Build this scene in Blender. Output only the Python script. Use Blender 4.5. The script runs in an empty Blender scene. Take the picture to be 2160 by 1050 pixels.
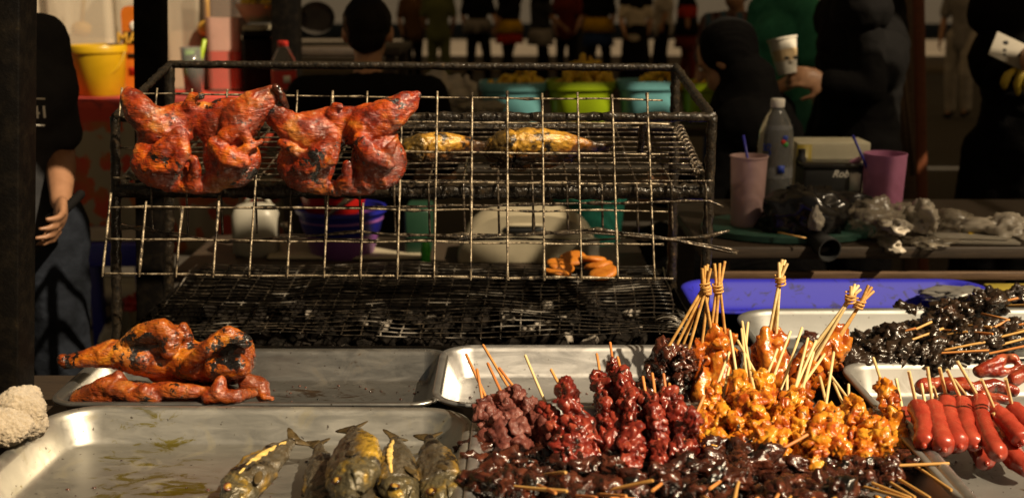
import bpy, bmesh, math, random
import numpy as np
from mathutils import Vector, Matrix, Euler, noise
R = math.radians
PI = math.pi
sc = bpy.context.scene
col = sc.collection

# ------------------------------------------------------------------ camera
PITCH = 12.5
FPX = 2530.0
CAMZ = 1.5
cam_d = bpy.data.cameras.new('camera')
cam = bpy.data.objects.new('camera', cam_d)
col.objects.link(cam)
cam.location = (0, 0, CAMZ)
cam.rotation_euler = (R(90 - PITCH), 0, 0)
cam_d.sensor_width = 36.0
cam_d.lens = 36.0 * FPX / 2160.0
cam_d.clip_start = 0.05
cam_d.clip_end = 600
cam_d.dof.use_dof = True
cam_d.dof.focus_distance = 1.97
cam_d.dof.aperture_fstop = 3.9
sc.camera = cam

# ------------------------------------------------------------------ light
SUNV = Vector((0.56, -0.42, 0.72)).normalized()       # towards the light
w = bpy.data.worlds.new('World')
sc.world = w
w.use_nodes = True
nt = w.node_tree
nt.nodes.clear()
wo = nt.nodes.new('ShaderNodeOutputWorld')
bg = nt.nodes.new('ShaderNodeBackground')
sky = nt.nodes.new('ShaderNodeTexSky')
sky.sky_type = 'NISHITA'
sky.sun_disc = False
sky.sun_elevation = math.asin(SUNV.z)
sky.sun_rotation = math.atan2(SUNV.x, SUNV.y)
sky.dust_density = 3.0
tint = nt.nodes.new('ShaderNodeMix')
tint.data_type = 'RGBA'
tint.blend_type = 'MULTIPLY'
tint.inputs[0].default_value = 1.0
tint.inputs[7].default_value = (0.50, 0.36, 0.20, 1)      # dim, street-lamp tinted night air
nt.links.new(sky.outputs[0], tint.inputs[6])
nt.links.new(tint.outputs[2], bg.inputs[0])
bg.inputs[1].default_value = 0.05
nt.links.new(bg.outputs[0], wo.inputs[0])
sun_d = bpy.data.lights.new('sun', 'SUN')
sun_d.energy = 5.0
sun_d.angle = R(0.7)
sun_d.color = (1.0, 0.81, 0.55)
sun = bpy.data.objects.new('sun', sun_d)
col.objects.link(sun)
sun.rotation_euler = (-SUNV).to_track_quat('-Z', 'Y').to_euler()
sun.location = (3, -3, 6)
vs = sc.view_settings
vs.view_transform = 'Standard'
vs.look = 'None'
vs.gamma = 1.0
vs.use_curve_mapping = False
vs.exposure = 0.5
sc.render.engine = 'CYCLES'
sc.cycles.use_denoising = True
sc.cycles.max_bounces = 6
sc.cycles.diffuse_bounces = 2
sc.cycles.glossy_bounces = 3
sc.cycles.transmission_bounces = 5
sc.cycles.transparent_max_bounces = 12
sc.cycles.caustics_reflective = False
sc.cycles.caustics_refractive = False
sc.cycles.sample_clamp_indirect = 4.0

# ------------------------------------------------------------------ placing
_cp, _sp = math.cos(R(PITCH)), math.sin(R(PITCH))
def ray(px, py):
    dx, dy = (px - 1080) / FPX, -(py - 525) / FPX
    return Vector((dx, _cp + dy * _sp, -_sp + dy * _cp))
def at(px, py, Y):
    d = ray(px, py)
    return Vector((0, 0, CAMZ)) + d * (Y / d.y)
def onz(px, py, z):
    d = ray(px, py)
    return Vector((0, 0, CAMZ)) + d * ((z - CAMZ) / d.z)
def mpp(Y, py=525):
    """metres one photo pixel spans at depth Y"""
    return Y / ray(1080, py).y / FPX
def lerp(a, b, t):
    return a + (b - a) * t

# ------------------------------------------------------------------ mesh builder
class MB:
    def __init__(s):
        s.V, s.F = [], []
    def add(s, V, F):
        o = len(s.V)
        s.V += [tuple(v) for v in V]
        s.F += [tuple(i + o for i in f) for f in F]
        return s
    def box(s, c, size, rot=None, taper=1.0):
        x, y, z = size[0] / 2, size[1] / 2, size[2] / 2
        V = [Vector((a * x * (taper if d > 0 else 1), b * y * (taper if d > 0 else 1), d * z)) for d in (-1, 1) for b in (-1, 1) for a in (-1, 1)]
        if rot is not None:
            V = [rot @ v for v in V]
        c = Vector(c)
        return s.add([v + c for v in V], [(0, 2, 3, 1), (4, 5, 7, 6), (0, 1, 5, 4), (2, 6, 7, 3), (0, 4, 6, 2), (1, 3, 7, 5)])
    def beam(s, a, b, wx, wy=None, up=(0, 0, 1)):
        """square bar from a to b"""
        a, b = Vector(a), Vector(b)
        d = (b - a); L = d.length; d.normalize()
        u = Vector(up)
        if abs(d.dot(u)) > 0.95: u = Vector((0, 1, 0))
        sx = d.cross(u).normalized(); sy = sx.cross(d)
        wy = wy or wx
        V = []
        for p in (a, b):
            for i, j in ((-1, -1), (1, -1), (1, 1), (-1, 1)):
                V.append(p + sx * (i * wx / 2) + sy * (j * wy / 2))
        return s.add(V, [(3, 2, 1, 0), (4, 5, 6, 7), (0, 1, 5, 4), (1, 2, 6, 5), (2, 3, 7, 6), (3, 0, 4, 7)])
    def tube(s, pts, r, n=8, cap=True, jit=0.0, rnd=None):
        pts = [Vector(p) for p in pts]
        m = len(pts)
        rs = r if isinstance(r, (list, tuple)) else [r] * m
        V, F = [], []
        prev = None
        for i, p in enumerate(pts):
            d = (pts[min(i + 1, m - 1)] - pts[max(i - 1, 0)])
            if d.length < 1e-9: d = Vector((0, 0, 1))
            d.normalize()
            if prev is None:
                u = Vector((0, 0, 1)) if abs(d.z) < 0.9 else Vector((1, 0, 0))
                sx = d.cross(u).normalized()
            else:
                sx = (prev - d * prev.dot(d)).normalized()
            prev = sx
            sy = d.cross(sx)
            for k in range(n):
                a = 2 * PI * k / n
                rr = rs[i] * (1 + (rnd.uniform(-jit, jit) if rnd else 0))
                V.append(p + (sx * math.cos(a) + sy * math.sin(a)) * rr)
        for i in range(m - 1):
            for k in range(n):
                k2 = (k + 1) % n
                F.append((i * n + k, i * n + k2, (i + 1) * n + k2, (i + 1) * n + k))
        if cap:
            F.append(tuple(range(n - 1, -1, -1)))
            F.append(tuple((m - 1) * n + k for k in range(n)))
        return s.add(V, F)
    def lathe(s, c, prof, n=32, sx=1.0, sy=1.0, cap=True, power=2.0):
        """prof = [(r,z)...]; closed where r == 0; power>2 gives a rounded-square plan"""
        c = Vector(c)
        V, F = [], []
        for r, z in prof:
            for k in range(n):
                a = 2 * PI * k / n
                ca, sa = math.cos(a), math.sin(a)
                q = (abs(ca) ** power + abs(sa) ** power) ** (-1 / power)
                V.append(c + Vector((r * ca * q * sx, r * sa * q * sy, z)))
        m = len(prof)
        for i in range(m - 1):
            for k in range(n):
                k2 = (k + 1) % n
                F.append((i * n + k, i * n + k2, (i + 1) * n + k2, (i + 1) * n + k))
        if cap:
            F.append(tuple(range(n - 1, -1, -1)))
            F.append(tuple((m - 1) * n + k for k in range(n)))
        return s.add(V, F)
    def ell(s, c, r, rot=None, sub=3):
        V, F = ICO[sub]
        c = Vector(c)
        r = r if isinstance(r, (tuple, list, Vector)) else (r, r, r)
        out = []
        for v in V:
            q = Vector((v[0] * r[0], v[1] * r[1], v[2] * r[2]))
            if rot is not None: q = rot @ q
            out.append(q + c)
        return s.add(out, F)
    def caps(s, pts, rs, sub=2, step=0.35):
        """row of spheres, for remeshing into a smooth tapered limb"""
        pts = [Vector(p) for p in pts]
        for i in range(len(pts) - 1):
            a, b, ra, rb = pts[i], pts[i + 1], rs[i], rs[i + 1]
            k = max(2, int((b - a).length / (max(min(ra, rb), 1e-4) * step)))
            for j in range(k + 1):
                t = j / k
                s.ell(lerp(a, b, t), lerp(ra, rb, t), sub=sub)
        return s
    def mesh(s, name, smooth=True):
        me = bpy.data.meshes.new(name)
        me.from_pydata(s.V, [], s.F)
        me.validate()
        if smooth:
            me.polygons.foreach_set('use_smooth', [True] * len(me.polygons))
        me.update()
        return me
    def build(s, name, m, parent=None, smooth=True, bevel=0, sharp=None, origin=None):
        me = s.mesh(name, smooth)
        if bevel: bevel_mesh(me, bevel)
        if sharp: me.set_sharp_from_angle(angle=R(sharp))
        return link(name, me, m, parent, origin)

def bevel_mesh(me, w_, seg=2):
    bm = bmesh.new(); bm.from_mesh(me)
    ed = [e for e in bm.edges if len(e.link_faces) == 2 and e.calc_face_angle(0) > R(30)]
    bmesh.ops.bevel(bm, geom=ed, offset=w_, segments=seg, affect='EDGES', profile=0.5, clamp_overlap=True)
    for f in bm.faces: f.smooth = True
    bm.to_mesh(me); bm.free()
    me.set_sharp_from_angle(angle=R(50))

ICO = {}
for _s in (1, 2, 3, 4):
    _bm = bmesh.new()
    bmesh.ops.create_icosphere(_bm, subdivisions=_s, radius=1.0)
    ICO[_s] = ([tuple(v.co) for v in _bm.verts], [tuple(v.index for v in f.verts) for f in _bm.faces])
    _bm.free()

def link(name, me, m=None, parent=None, origin=None):
    o = bpy.data.objects.new(name, me)
    col.objects.link(o)
    if m is not None:
        for mm in (m if isinstance(m, (list, tuple)) else [m]): me.materials.append(mm)
    if origin is not None:
        origin = Vector(origin)
        me.transform(Matrix.Translation(-origin))
        o.location = origin
    if parent is not None:
        o.parent = parent
        o.location = Vector(o.location) - Vector(parent.get('_w', (0, 0, 0)))
        o['_w'] = tuple((Vector(parent.get('_w', (0, 0, 0))) + Vector(o.location)))
    else:
        o['_w'] = tuple(o.location)
    return o

def thing(name, label, cat, loc=(0, 0, 0), group=None):
    o = bpy.data.objects.new(name, None)
    o.empty_display_size = 0.05
    col.objects.link(o)
    o.location = loc
    o['_w'] = tuple(loc)
    return tag(o, label, cat, group)
def tag(o, label, cat, group=None, kind=None):
    o['label'] = label
    o['category'] = cat
    if group: o['group'] = group
    if kind: o['kind'] = kind
    return o
def stuffpart(o):
    o['kind'] = 'stuff'
    return o
def setting(o, label=None):
    o['kind'] = 'structure'
    if label: o['label'] = label
    return o

def evaluated(me, mods):
    """mesh after modifiers (a throw-away object is used)"""
    o = bpy.data.objects.new('tmp', me)
    col.objects.link(o)
    for typ, kw in mods:
        md = o.modifiers.new('m', typ)
        for k, v in kw.items(): setattr(md, k, v)
    dg = bpy.context.evaluated_depsgraph_get()
    out = bpy.data.meshes.new_from_object(o.evaluated_get(dg))
    bpy.data.objects.remove(o)
    bpy.data.meshes.remove(me)
    out.polygons.foreach_set('use_smooth', [True] * len(out.polygons))
    return out
def remesh(mb, voxel, smooth=4, fac=0.5):
    me = mb.mesh('blend')
    return evaluated(me, [('REMESH', dict(mode='VOXEL', voxel_size=voxel)), ('SMOOTH', dict(factor=fac, iterations=smooth))])

def wobble(me, amps, seed=0.0, ridged=()):
    """displace along normals by noise: amps = [(amplitude, frequency)...]"""
    n = len(me.vertices)
    nrm = [v.normal.copy() for v in me.vertices]
    off = Vector((seed * 7.31, seed * 3.7, seed * 1.9))
    for i, v in enumerate(me.vertices):
        p = v.co
        d = 0.0
        for a, f in amps: d += a * noise.noise(p * f + off)
        for a, f in ridged: d += a * (0.5 - abs(noise.noise(p * f + off)) * 2)
        v.co = p + nrm[i] * d
    me.update()
    return me

def skin(J, E, root, sub=2):
    """J = {name:(pos, radius)}, E = [(a,b)...] -> one smooth tapered surface"""
    names = list(J)
    idx = {k: i for i, k in enumerate(names)}
    me = bpy.data.meshes.new('sk')
    me.from_pydata([tuple(J[k][0]) for k in names], [(idx[a], idx[b]) for a, b in E], [])
    o = bpy.data.objects.new('tmp', me)
    col.objects.link(o)
    md = o.modifiers.new('skin', 'SKIN')
    md.use_smooth_shade = True
    sv = me.skin_vertices[0].data
    for k, i in idx.items():
        r = J[k][1]
        sv[i].radius = r if isinstance(r, (tuple, list)) else (r, r)
        sv[i].use_root = (k == root)
    ms = o.modifiers.new('sub', 'SUBSURF'); ms.levels = sub; ms.render_levels = sub
    dg = bpy.context.evaluated_depsgraph_get()
    out = bpy.data.meshes.new_from_object(o.evaluated_get(dg))
    bpy.data.objects.remove(o)
    bpy.data.meshes.remove(me)
    out.polygons.foreach_set('use_smooth', [True] * len(out.polygons))
    return out
def me_into(mb, me):
    mb.add([v.co for v in me.vertices], [tuple(p.vertices) for p in me.polygons])

def text_mesh(body, size, bold=False, shear=0.0, align='CENTER'):
    cu = bpy.data.curves.new('txt', 'FONT')
    cu.body = body; cu.size = size; cu.align_x = align; cu.align_y = 'CENTER'
    cu.shear = shear
    cu.extrude = size * 0.01
    if bold: cu.offset = size * 0.02
    o = bpy.data.objects.new('tmp', cu); col.objects.link(o)
    dg = bpy.context.evaluated_depsgraph_get()
    me = bpy.data.meshes.new_from_object(o.evaluated_get(dg))
    bpy.data.objects.remove(o)
    return me

# ------------------------------------------------------------------ materials
class NT:
    def __init__(s, name):
        s.m = bpy.data.materials.new(name)
        s.m.use_nodes = True
        s.t = s.m.node_tree
        s.b = s.t.nodes['Principled BSDF']
        s.tc = s.t.nodes.new('ShaderNodeTexCoord')
        s.geo = None
    def N(s, typ, **kw):
        n = s.t.nodes.new(typ)
        for k, v in kw.items(): setattr(n, k, v)
        return n
    def L(s, a, b): s.t.links.new(a, b)
    def coord(s, world=False):
        if world:
            if s.geo is None: s.geo = s.N('ShaderNodeNewGeometry')
            return s.geo.outputs['Position']
        return s.tc.outputs['Object']
    def noise(s, scale, detail=4, rough=0.55, world=False, dist=0.0, stretch=None, per_object=True):
        n = s.N('ShaderNodeTexNoise')
        n.inputs['Scale'].default_value = scale
        n.inputs['Detail'].default_value = detail
        n.inputs['Roughness'].default_value = rough
        n.inputs['Distortion'].default_value = dist
        src = s.coord(world)
        if stretch:
            mp = s.N('ShaderNodeMapping'); mp.inputs['Scale'].default_value = stretch
            s.L(src, mp.inputs[0]); src = mp.outputs[0]
        if per_object and not world:
            oi = s.N('ShaderNodeObjectInfo')
            va = s.N('ShaderNodeVectorMath', operation='ADD')
            vm = s.N('ShaderNodeMath', operation='MULTIPLY'); vm.inputs[1].default_value = 37.0
            s.L(oi.outputs['Random'], vm.inputs[0])
            s.L(src, va.inputs[0]); s.L(vm.outputs[0], va.inputs[1]); src = va.outputs[0]
        s.L(src, n.inputs['Vector'])
        return n.outputs['Fac']
    def ramp(s, f, stops, interp='LINEAR'):
        r = s.N('ShaderNodeValToRGB')
        r.color_ramp.interpolation = interp
        e = r.color_ramp.elements
        while len(e) < len(stops): e.new(0.5)
        for i, (p, c) in enumerate(stops):
            e[i].position = p
            e[i].color = c if len(c) == 4 else (*c, 1)
        s.L(f, r.inputs[0])
        return r.outputs[0]
    def val(s, f, lo, hi, a=0.0, b=1.0):
        m = s.N('ShaderNodeMapRange')
        m.inputs[1].default_value = lo; m.inputs[2].default_value = hi
        m.inputs[3].default_value = a; m.inputs[4].default_value = b
        s.L(f, m.inputs[0])
        return m.outputs[0]
    def mix(s, f, a, b, typ='MIX'):
        m = s.N('ShaderNodeMix', data_type='RGBA', blend_type=typ)
        for sock, v in ((0, f), (6, a), (7, b)):
            if isinstance(v, (int, float)): m.inputs[sock].default_value = v
            elif isinstance(v, tuple): m.inputs[sock].default_value = (*v, 1) if len(v) == 3 else v
            else: s.L(v, m.inputs[sock])
        return m.outputs[2]
    def set(s, **kw):
        for k, v in kw.items():
            k = k.replace('_', ' ')
            i = s.b.inputs[k]
            if isinstance(v, (int, float)): i.default_value = v
            elif isinstance(v, tuple): i.default_value = (*v, 1) if (len(v) == 3 and i.type == 'RGBA') else v
            else: s.L(v, i)
        return s
    def bump(s, f, strength=0.5, dist=0.002, after=None):
        b = s.N('ShaderNodeBump')
        b.inputs['Strength'].default_value = strength
        b.inputs['Distance'].default_value = dist
        s.L(f, b.inputs['Height'])
        if after is not None: s.L(after, b.inputs['Normal'])
        s.L(b.outputs[0], s.b.inputs['Normal']); s.L(b.outputs[0], s.b.inputs['Coat Normal'])
        return b.outputs[0]

def plain(name, c, rough=0.5, metal=0.0, var=0.15, scale=20, bump=0.0, bscale=200, coat=0.0, spec=0.5, trans=0.0, alpha=1.0, sss=0.0):
    n = NT(name)
    f = n.noise(scale)
    lo = tuple(x * (1 - var) for x in c); hi = tuple(min(1, x * (1 + var)) for x in c)
    n.set(Base_Color=n.ramp(f, [(0.3, lo), (0.7, hi)]), Metallic=metal, Specular_IOR_Level=spec, Coat_Weight=coat)
    n.set(Roughness=n.val(f, 0.3, 0.7, max(0.02, rough * 0.85), min(1, rough * 1.15)))
    if trans: n.set(Transmission_Weight=trans)
    if alpha < 1: n.set(Alpha=alpha)
    if sss: n.set(Subsurface_Weight=sss, Subsurface_Radius=(0.01, 0.004, 0.002))
    if bump: n.bump(n.noise(bscale, 3), bump, 0.001)
    return n.m

M = {}
# ------------------------------------------------------------------ materials used by the large structure
def metal_mat(name, base, r0, r1, stain=(0.10, 0.075, 0.04), stain_amt=0.35, metal=0.92, spots=()):
    n = NT(name)
    big = n.noise(6, 5, 0.6)
    br = n.noise(22, 5, 0.65, stretch=(0.6, 2.2, 2.2), dist=0.8)
    st = n.noise(14, 6, 0.65, dist=0.8)
    c = n.mix(n.val(big, 0.35, 0.7), tuple(x * 0.78 for x in base), base)
    c = n.mix(n.val(st, 0.56, 0.74, 0, stain_amt), c, stain)
    sp = n.noise(95, 2, 0.5)
    c = n.mix(n.val(sp, 0.70, 0.73, 0, 0.75), c, (0.05, 0.03, 0.015))
    for (sx_, sy_, rad, colr) in spots:          # dried sauce smears
        vd = n.N('ShaderNodeVectorMath', operation='DISTANCE'); n.L(n.coord(), vd.inputs[0]); vd.inputs[1].default_value = (sx_, sy_, 0)
        near = n.val(vd.outputs['Value'], rad * 0.35, rad, 0.16, 0.0)
        ad = n.N('ShaderNodeMath', operation='ADD'); n.L(n.noise(30, 6, 0.7, stretch=(0.6, 1.3, 1), dist=0.9), ad.inputs[0]); n.L(near, ad.inputs[1])
        c = n.mix(n.val(ad.outputs[0], 0.66, 0.74, 0, 0.9), c, colr)
    n.set(Base_Color=c, Metallic=n.val(st, 0.56, 0.75, metal, metal * 0.55), Roughness=n.val(br, 0.3, 0.7, r0, r1))
    scr = n.noise(130, 2, 0.5, stretch=(0.05, 1, 1), dist=0.2)
    b1 = n.bump(scr, 0.04, 0.0006)
    n.bump(n.noise(8, 2), 0.10, 0.003, after=b1)
    return n.m
M['alu'] = metal_mat('alu', (0.62, 0.61, 0.60), 0.32, 0.48, spots=((0.1, 0.02, 0.14, (0.10, 0.05, 0.015)), (-0.1, -0.05, 0.12, (0.10, 0.05, 0.015))))
M['alu_pale'] = metal_mat('alu_pale', (0.34, 0.33, 0.31), 0.40, 0.54, metal=0.66, stain_amt=0.5, spots=((-0.2, -0.1, 0.2, (0.10, 0.05, 0.015)), (-0.25, 0.12, 0.2, (0.10, 0.05, 0.015)), (-0.05, -0.2, 0.18, (0.10, 0.05, 0.015))))
M['alu_grey'] = metal_mat('alu_grey', (0.25, 0.25, 0.24), 0.42, 0.56, metal=0.75, stain_amt=0.5, spots=((-0.25, -0.05, 0.2, (0.06, 0.035, 0.012)),))
M['alu_falloff'] = metal_mat('alu_falloff', (0.36, 0.35, 0.33), 0.27, 0.44, stain_amt=0.65, spots=((0.1, 0.0, 0.16, (0.10, 0.05, 0.015)),))  # base darkened so the metal carries the light's falloff to the left
M['alu_oily'] = metal_mat('alu_oily', (0.54, 0.525, 0.48), 0.36, 0.52, stain=(0.20, 0.15, 0.02), stain_amt=0.6, spots=((-0.13, 0.10, 0.15, (0.25, 0.20, 0.006)), (-0.17, 0.22, 0.10, (0.25, 0.20, 0.006)), (-0.05, 0.02, 0.16, (0.25, 0.20, 0.006)), (0.2, 0.1, 0.12, (0.10, 0.05, 0.015))))

n = NT('grease_iron')
f = n.noise(90, 5, 0.65)
n.set(Base_Color=n.ramp(f, [(0.35, (0.006, 0.005, 0.004)), (0.62, (0.03, 0.022, 0.014)), (0.75, (0.10, 0.06, 0.025))]),
      Metallic=0.25, Roughness=n.val(n.noise(160, 3), 0.3, 0.7, 0.2, 0.5), Coat_Weight=0.35, Coat_Roughness=0.12, Specular_IOR_Level=0.3)
n.bump(n.noise(150, 3, 0.6), 0.7, 0.004)
M['grease_iron'] = n.m
n = NT('grid_wire')
f = n.noise(70, 5, 0.7)
n.set(Base_Color=n.ramp(f, [(0.40, (0.02, 0.014, 0.010)), (0.53, (0.30, 0.24, 0.16)), (0.7, (0.56, 0.48, 0.36))]),
      Metallic=0.55, Roughness=0.36)
n.bump(n.noise(260, 3, 0.7), 0.7, 0.002)
M['grid_wire'] = n.m
n = NT('shelf_wire')
f = n.noise(80, 5, 0.7)
n.set(Base_Color=n.ramp(f, [(0.40, (0.012, 0.009, 0.006)), (0.56, (0.10, 0.075, 0.05)), (0.74, (0.40, 0.33, 0.24))]),
      Metallic=0.5, Roughness=0.28, Coat_Weight=0.4)
n.bump(n.noise(240, 2, 0.6), 0.6, 0.003)
M['shelf_wire'] = n.m
n = NT('grate_wire')
big = n.noise(9, 3, 0.6)
f = n.noise(50, 4, 0.7)
ash = n.val(big, 0.58, 0.66)
c = n.ramp(f, [(0.45, (0.010, 0.008, 0.006)), (0.62, (0.05, 0.038, 0.026)), (0.8, (0.20, 0.16, 0.11))])
n.set(Base_Color=n.mix(ash, c, (0.30, 0.27, 0.23)), Roughness=0.33, Metallic=0.3)
M['grate_wire'] = n.m
n = NT('charcoal')
big = n.noise(7.5, 5, 0.65, world=True)
sx_ = n.N('ShaderNodeSeparateXYZ'); n.L(n.coord(True), sx_.inputs[0])
ax = n.N('ShaderNodeMath', operation='MULTIPLY_ADD'); ax.inputs[1].default_value = 0.11; n.L(sx_.outputs[0], ax.inputs[0]); n.L(big, ax.inputs[2])
f = n.noise(60, 4, 0.7)
c = n.ramp(f, [(0.35, (0.004, 0.0035, 0.003)), (0.7, (0.022, 0.018, 0.015))])
n.set(Base_Color=n.mix(n.val(ax.outputs[0], 0.56, 0.60), c, n.ramp(f, [(0.3, (0.10, 0.085, 0.07)), (0.7, (0.44, 0.39, 0.33))])), Roughness=0.95, Specular_IOR_Level=0.05)
n.bump(n.noise(120, 3), 0.6, 0.004)
M['charcoal'] = n.m
n = NT('dark_steel')
f = n.noise(40, 5, 0.65)
n.set(Base_Color=n.ramp(f, [(0.45, (0.003, 0.0024, 0.002)), (0.68, (0.008, 0.006, 0.004)), (0.78, (0.035, 0.024, 0.01))]), Metallic=0.0, Roughness=0.6, Specular_IOR_Level=0.06)
n.bump(n.noise(120, 4, 0.7), 0.6, 0.002)
M['dark_steel'] = n.m
def wood_mat(name, a, b, rough=0.6):
    n = NT(name)
    f = n.noise(14, 6, 0.65, stretch=(1, 12, 12), dist=0.4)
    n.set(Base_Color=n.ramp(f, [(0.3, a), (0.7, b)]), Roughness=rough)
    n.bump(f, 0.3, 0.002)
    return n.m
M['dark_wood'] = wood_mat('dark_wood', (0.016, 0.010, 0.006), (0.05, 0.032, 0.018))
M['old_wood'] = wood_mat('old_wood', (0.05, 0.026, 0.012), (0.14, 0.08, 0.04))
n = NT('asphalt')
f = n.noise(90, 5, 0.7, world=True); g = n.noise(0.5, 4, 0.6, world=True)
n.set(Base_Color=n.mix(n.val(g, 0.4, 0.65), n.ramp(f, [(0.3, (0.035, 0.03, 0.026)), (0.7, (0.07, 0.062, 0.052))]), (0.045, 0.038, 0.03)), Roughness=0.9, Specular_IOR_Level=0.1)
n.bump(f, 0.5, 0.01)
M['asphalt'] = n.m
n = NT('pavement')
f = n.noise(20, 5, 0.7, world=True); g = n.noise(0.7, 4, 0.6, world=True)
n.set(Base_Color=n.mix(n.val(g, 0.35, 0.7), (0.14, 0.112, 0.082), (0.10, 0.08, 0.058)), Roughness=0.9, Specular_IOR_Level=0.1)
n.bump(f, 0.4, 0.01)
M['pavement'] = n.m
n = NT('tarpaulin')
f = n.noise(3, 4)
n.set(Base_Color=n.ramp(f, [(0.3, (0.05, 0.045, 0.04)), (0.7, (0.09, 0.08, 0.07))]), Roughness=0.8)
M['tarpaulin'] = n.m
def canvas_mat(name, c, f_=0.5):
    """thin cloth of the added sunshades, lets some sun through"""
    n = NT(name)
    tr = n.N('ShaderNodeBsdfTranslucent'); tr.inputs[0].default_value = (*c, 1)
    n.set(Base_Color=tuple(x * 0.8 for x in c), Roughness=0.9)
    mx = n.N('ShaderNodeMixShader'); mx.inputs[0].default_value = f_
    n.L(n.b.outputs[0], mx.inputs[1]); n.L(tr.outputs[0], mx.inputs[2])
    out = [x for x in n.t.nodes if x.type == 'OUTPUT_MATERIAL'][0]
    n.L(mx.outputs[0], out.inputs[0])
    M[name] = n.m
canvas_mat('canvas_pale', (0.19, 0.15, 0.095))
canvas_mat('canvas_sheer', (0.78, 0.66, 0.48), 0.85)
canvas_mat('canvas_dim', (0.16, 0.13, 0.09))

# ------------------------------------------------------------------ ground
def sheet(name, x0, x1, y0, y1, z, m, nx=1, ny=1):
    mb = MB()
    V = [(lerp(x0, x1, i / nx), lerp(y0, y1, j / ny), z) for j in range(ny + 1) for i in range(nx + 1)]
    F = [(j * (nx + 1) + i, j * (nx + 1) + i + 1, (j + 1) * (nx + 1) + i + 1, (j + 1) * (nx + 1) + i) for j in range(ny) for i in range(nx)]
    mb.add(V, F)
    return setting(mb.build(name, m))
sheet('road', -150, 150, -30, 300, 0.0, M['asphalt'])
# a raised pale pavement strip on the far side of the street
mb = MB(); mb.box((0, 26.0, 0.03), (120, 11.0, 0.12))
setting(mb.build('pavement', M['pavement'], bevel=0.02))

# ------------------------------------------------------------------ added canopies, out of view: they shade the back, gaps let sun through
def canopy(label, x0, x1, y0, y1, z, posts, m='tarpaulin', sag=0.06, name='added_sunshade'):
    c = thing(name, label, 'canopy', ((x0 + x1) / 2, (y0 + y1) / 2, 0), 'tarpaulin canopies over the stalls')
    mb = MB(); nx, ny = 14, 10
    for off in (0,):
        V, F = [], []
        for j in range(ny + 1):
            for i in range(nx + 1):
                u, v = i / nx, j / ny
                s_ = sag * (math.sin(PI * u) * math.sin(PI * v)) + 0.02 * noise.noise(Vector((u * 5, v * 5, x0)))
                V.append((lerp(x0, x1, u), lerp(y0, y1, v), z + 0.25 * math.sin(PI * u) - s_ + off))
        for j in range(ny):
            for i in range(nx):
                a = j * (nx + 1) + i
                F.append((a, a + 1, a + nx + 2, a + nx + 1) if off else (a, a + nx + 1, a + nx + 2, a + 1))
        mb.add(V, F)
    mb.build('canvas', M[m], c)
    for (px, py) in posts:
        p = MB(); p.tube([(px, py, 0), (px, py, z)], 0.02, 8); p.build('post', M['dark_steel'], c, sharp=40)
    return c
canopy('narrow pale canvas awning above the back of the grill', 0.2, 1.38, 2.00, 2.42, 2.45, [], 'canvas_pale')
canopy('pale canvas canopy between the grill and the seated man', 0.2, 1.38, 2.70, 3.74, 2.45, [], 'canvas_pale')
sh = thing('added_sun_slats', 'slatted bamboo shade above the table of cups and bags', 'shade', (2.5, 2.65, 0))  # added lattice, out of view, that lets only part of the sun through
mb = MB(); y_ = 1.95
while y_ < 3.36:
    mb.box((2.56, y_, 2.42), (2.34, 0.0143, 0.004)); y_ += 0.021
stuffpart(mb.build('slats', M['old_wood'], sh, smooth=False))
for x_ in (1.41, 2.56, 3.71):
    mb = MB(); mb.box((x_, 2.65, 2.40), (0.03, 1.42, 0.03)); mb.build('batten', M['old_wood'], sh)
for y_ in (2.05, 3.26):
    mb = MB(); mb.tube([(3.71, y_, 0), (3.71, y_, 2.385)], 0.02, 8); mb.build('post', M['dark_steel'], sh)
canopy('dim canvas canopy right of the table of cups', 3.75, 8.0, 2.0, 3.74, 2.35, [(7.8, 2.1), (7.8, 3.6)], 'canvas_dim')
canopy('pale canvas strip behind the table of cups', 1.38, 3.75, 3.38, 3.74, 2.45, [], 'canvas_pale')
canopy('pale canvas canopy over the basins of fried food', 0.25, 3.0, 3.74, 6.05, 2.38, [(2.8, 5.9)], 'canvas_pale')
canopy('pale canvas canopy over the people at the right', 3.0, 8.0, 3.74, 6.05, 2.34, [(7.8, 5.8)], 'canvas_pale')
canopy('dark tarpaulin canopy behind the basins', 0.25, 8.0, 6.05, 8.3, 2.35, [(7.8, 8.2)])
canopy('pale canvas canopy over the man in the printed shirt', -6.0, 0.15, 2.14, 3.90, 2.35, [(-5.8, 2.3), (-5.8, 3.8)], 'canvas_pale')
canopy('dark tarpaulin canopy behind the drinks stall', -6.0, 0.2, 5.5, 8.3, 2.35, [(-5.8, 5.6), (-5.8, 8.2)])
canopy('pale canvas canopy across the middle of the street', -14.0, 14.0, 8.35, 22.5, 2.5, [(-13.8, 8.4), (13.8, 8.4), (-13.8, 22.3), (13.8, 22.3)], 'canvas_pale')
canopy('long dark tarpaulin canopy over the far pavement', -22.0, 22.0, 29.0, 44.0, 3.2, [(-21.8, 29.2), (21.8, 29.2), (-21.8, 43.8), (21.8, 43.8)])

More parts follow.
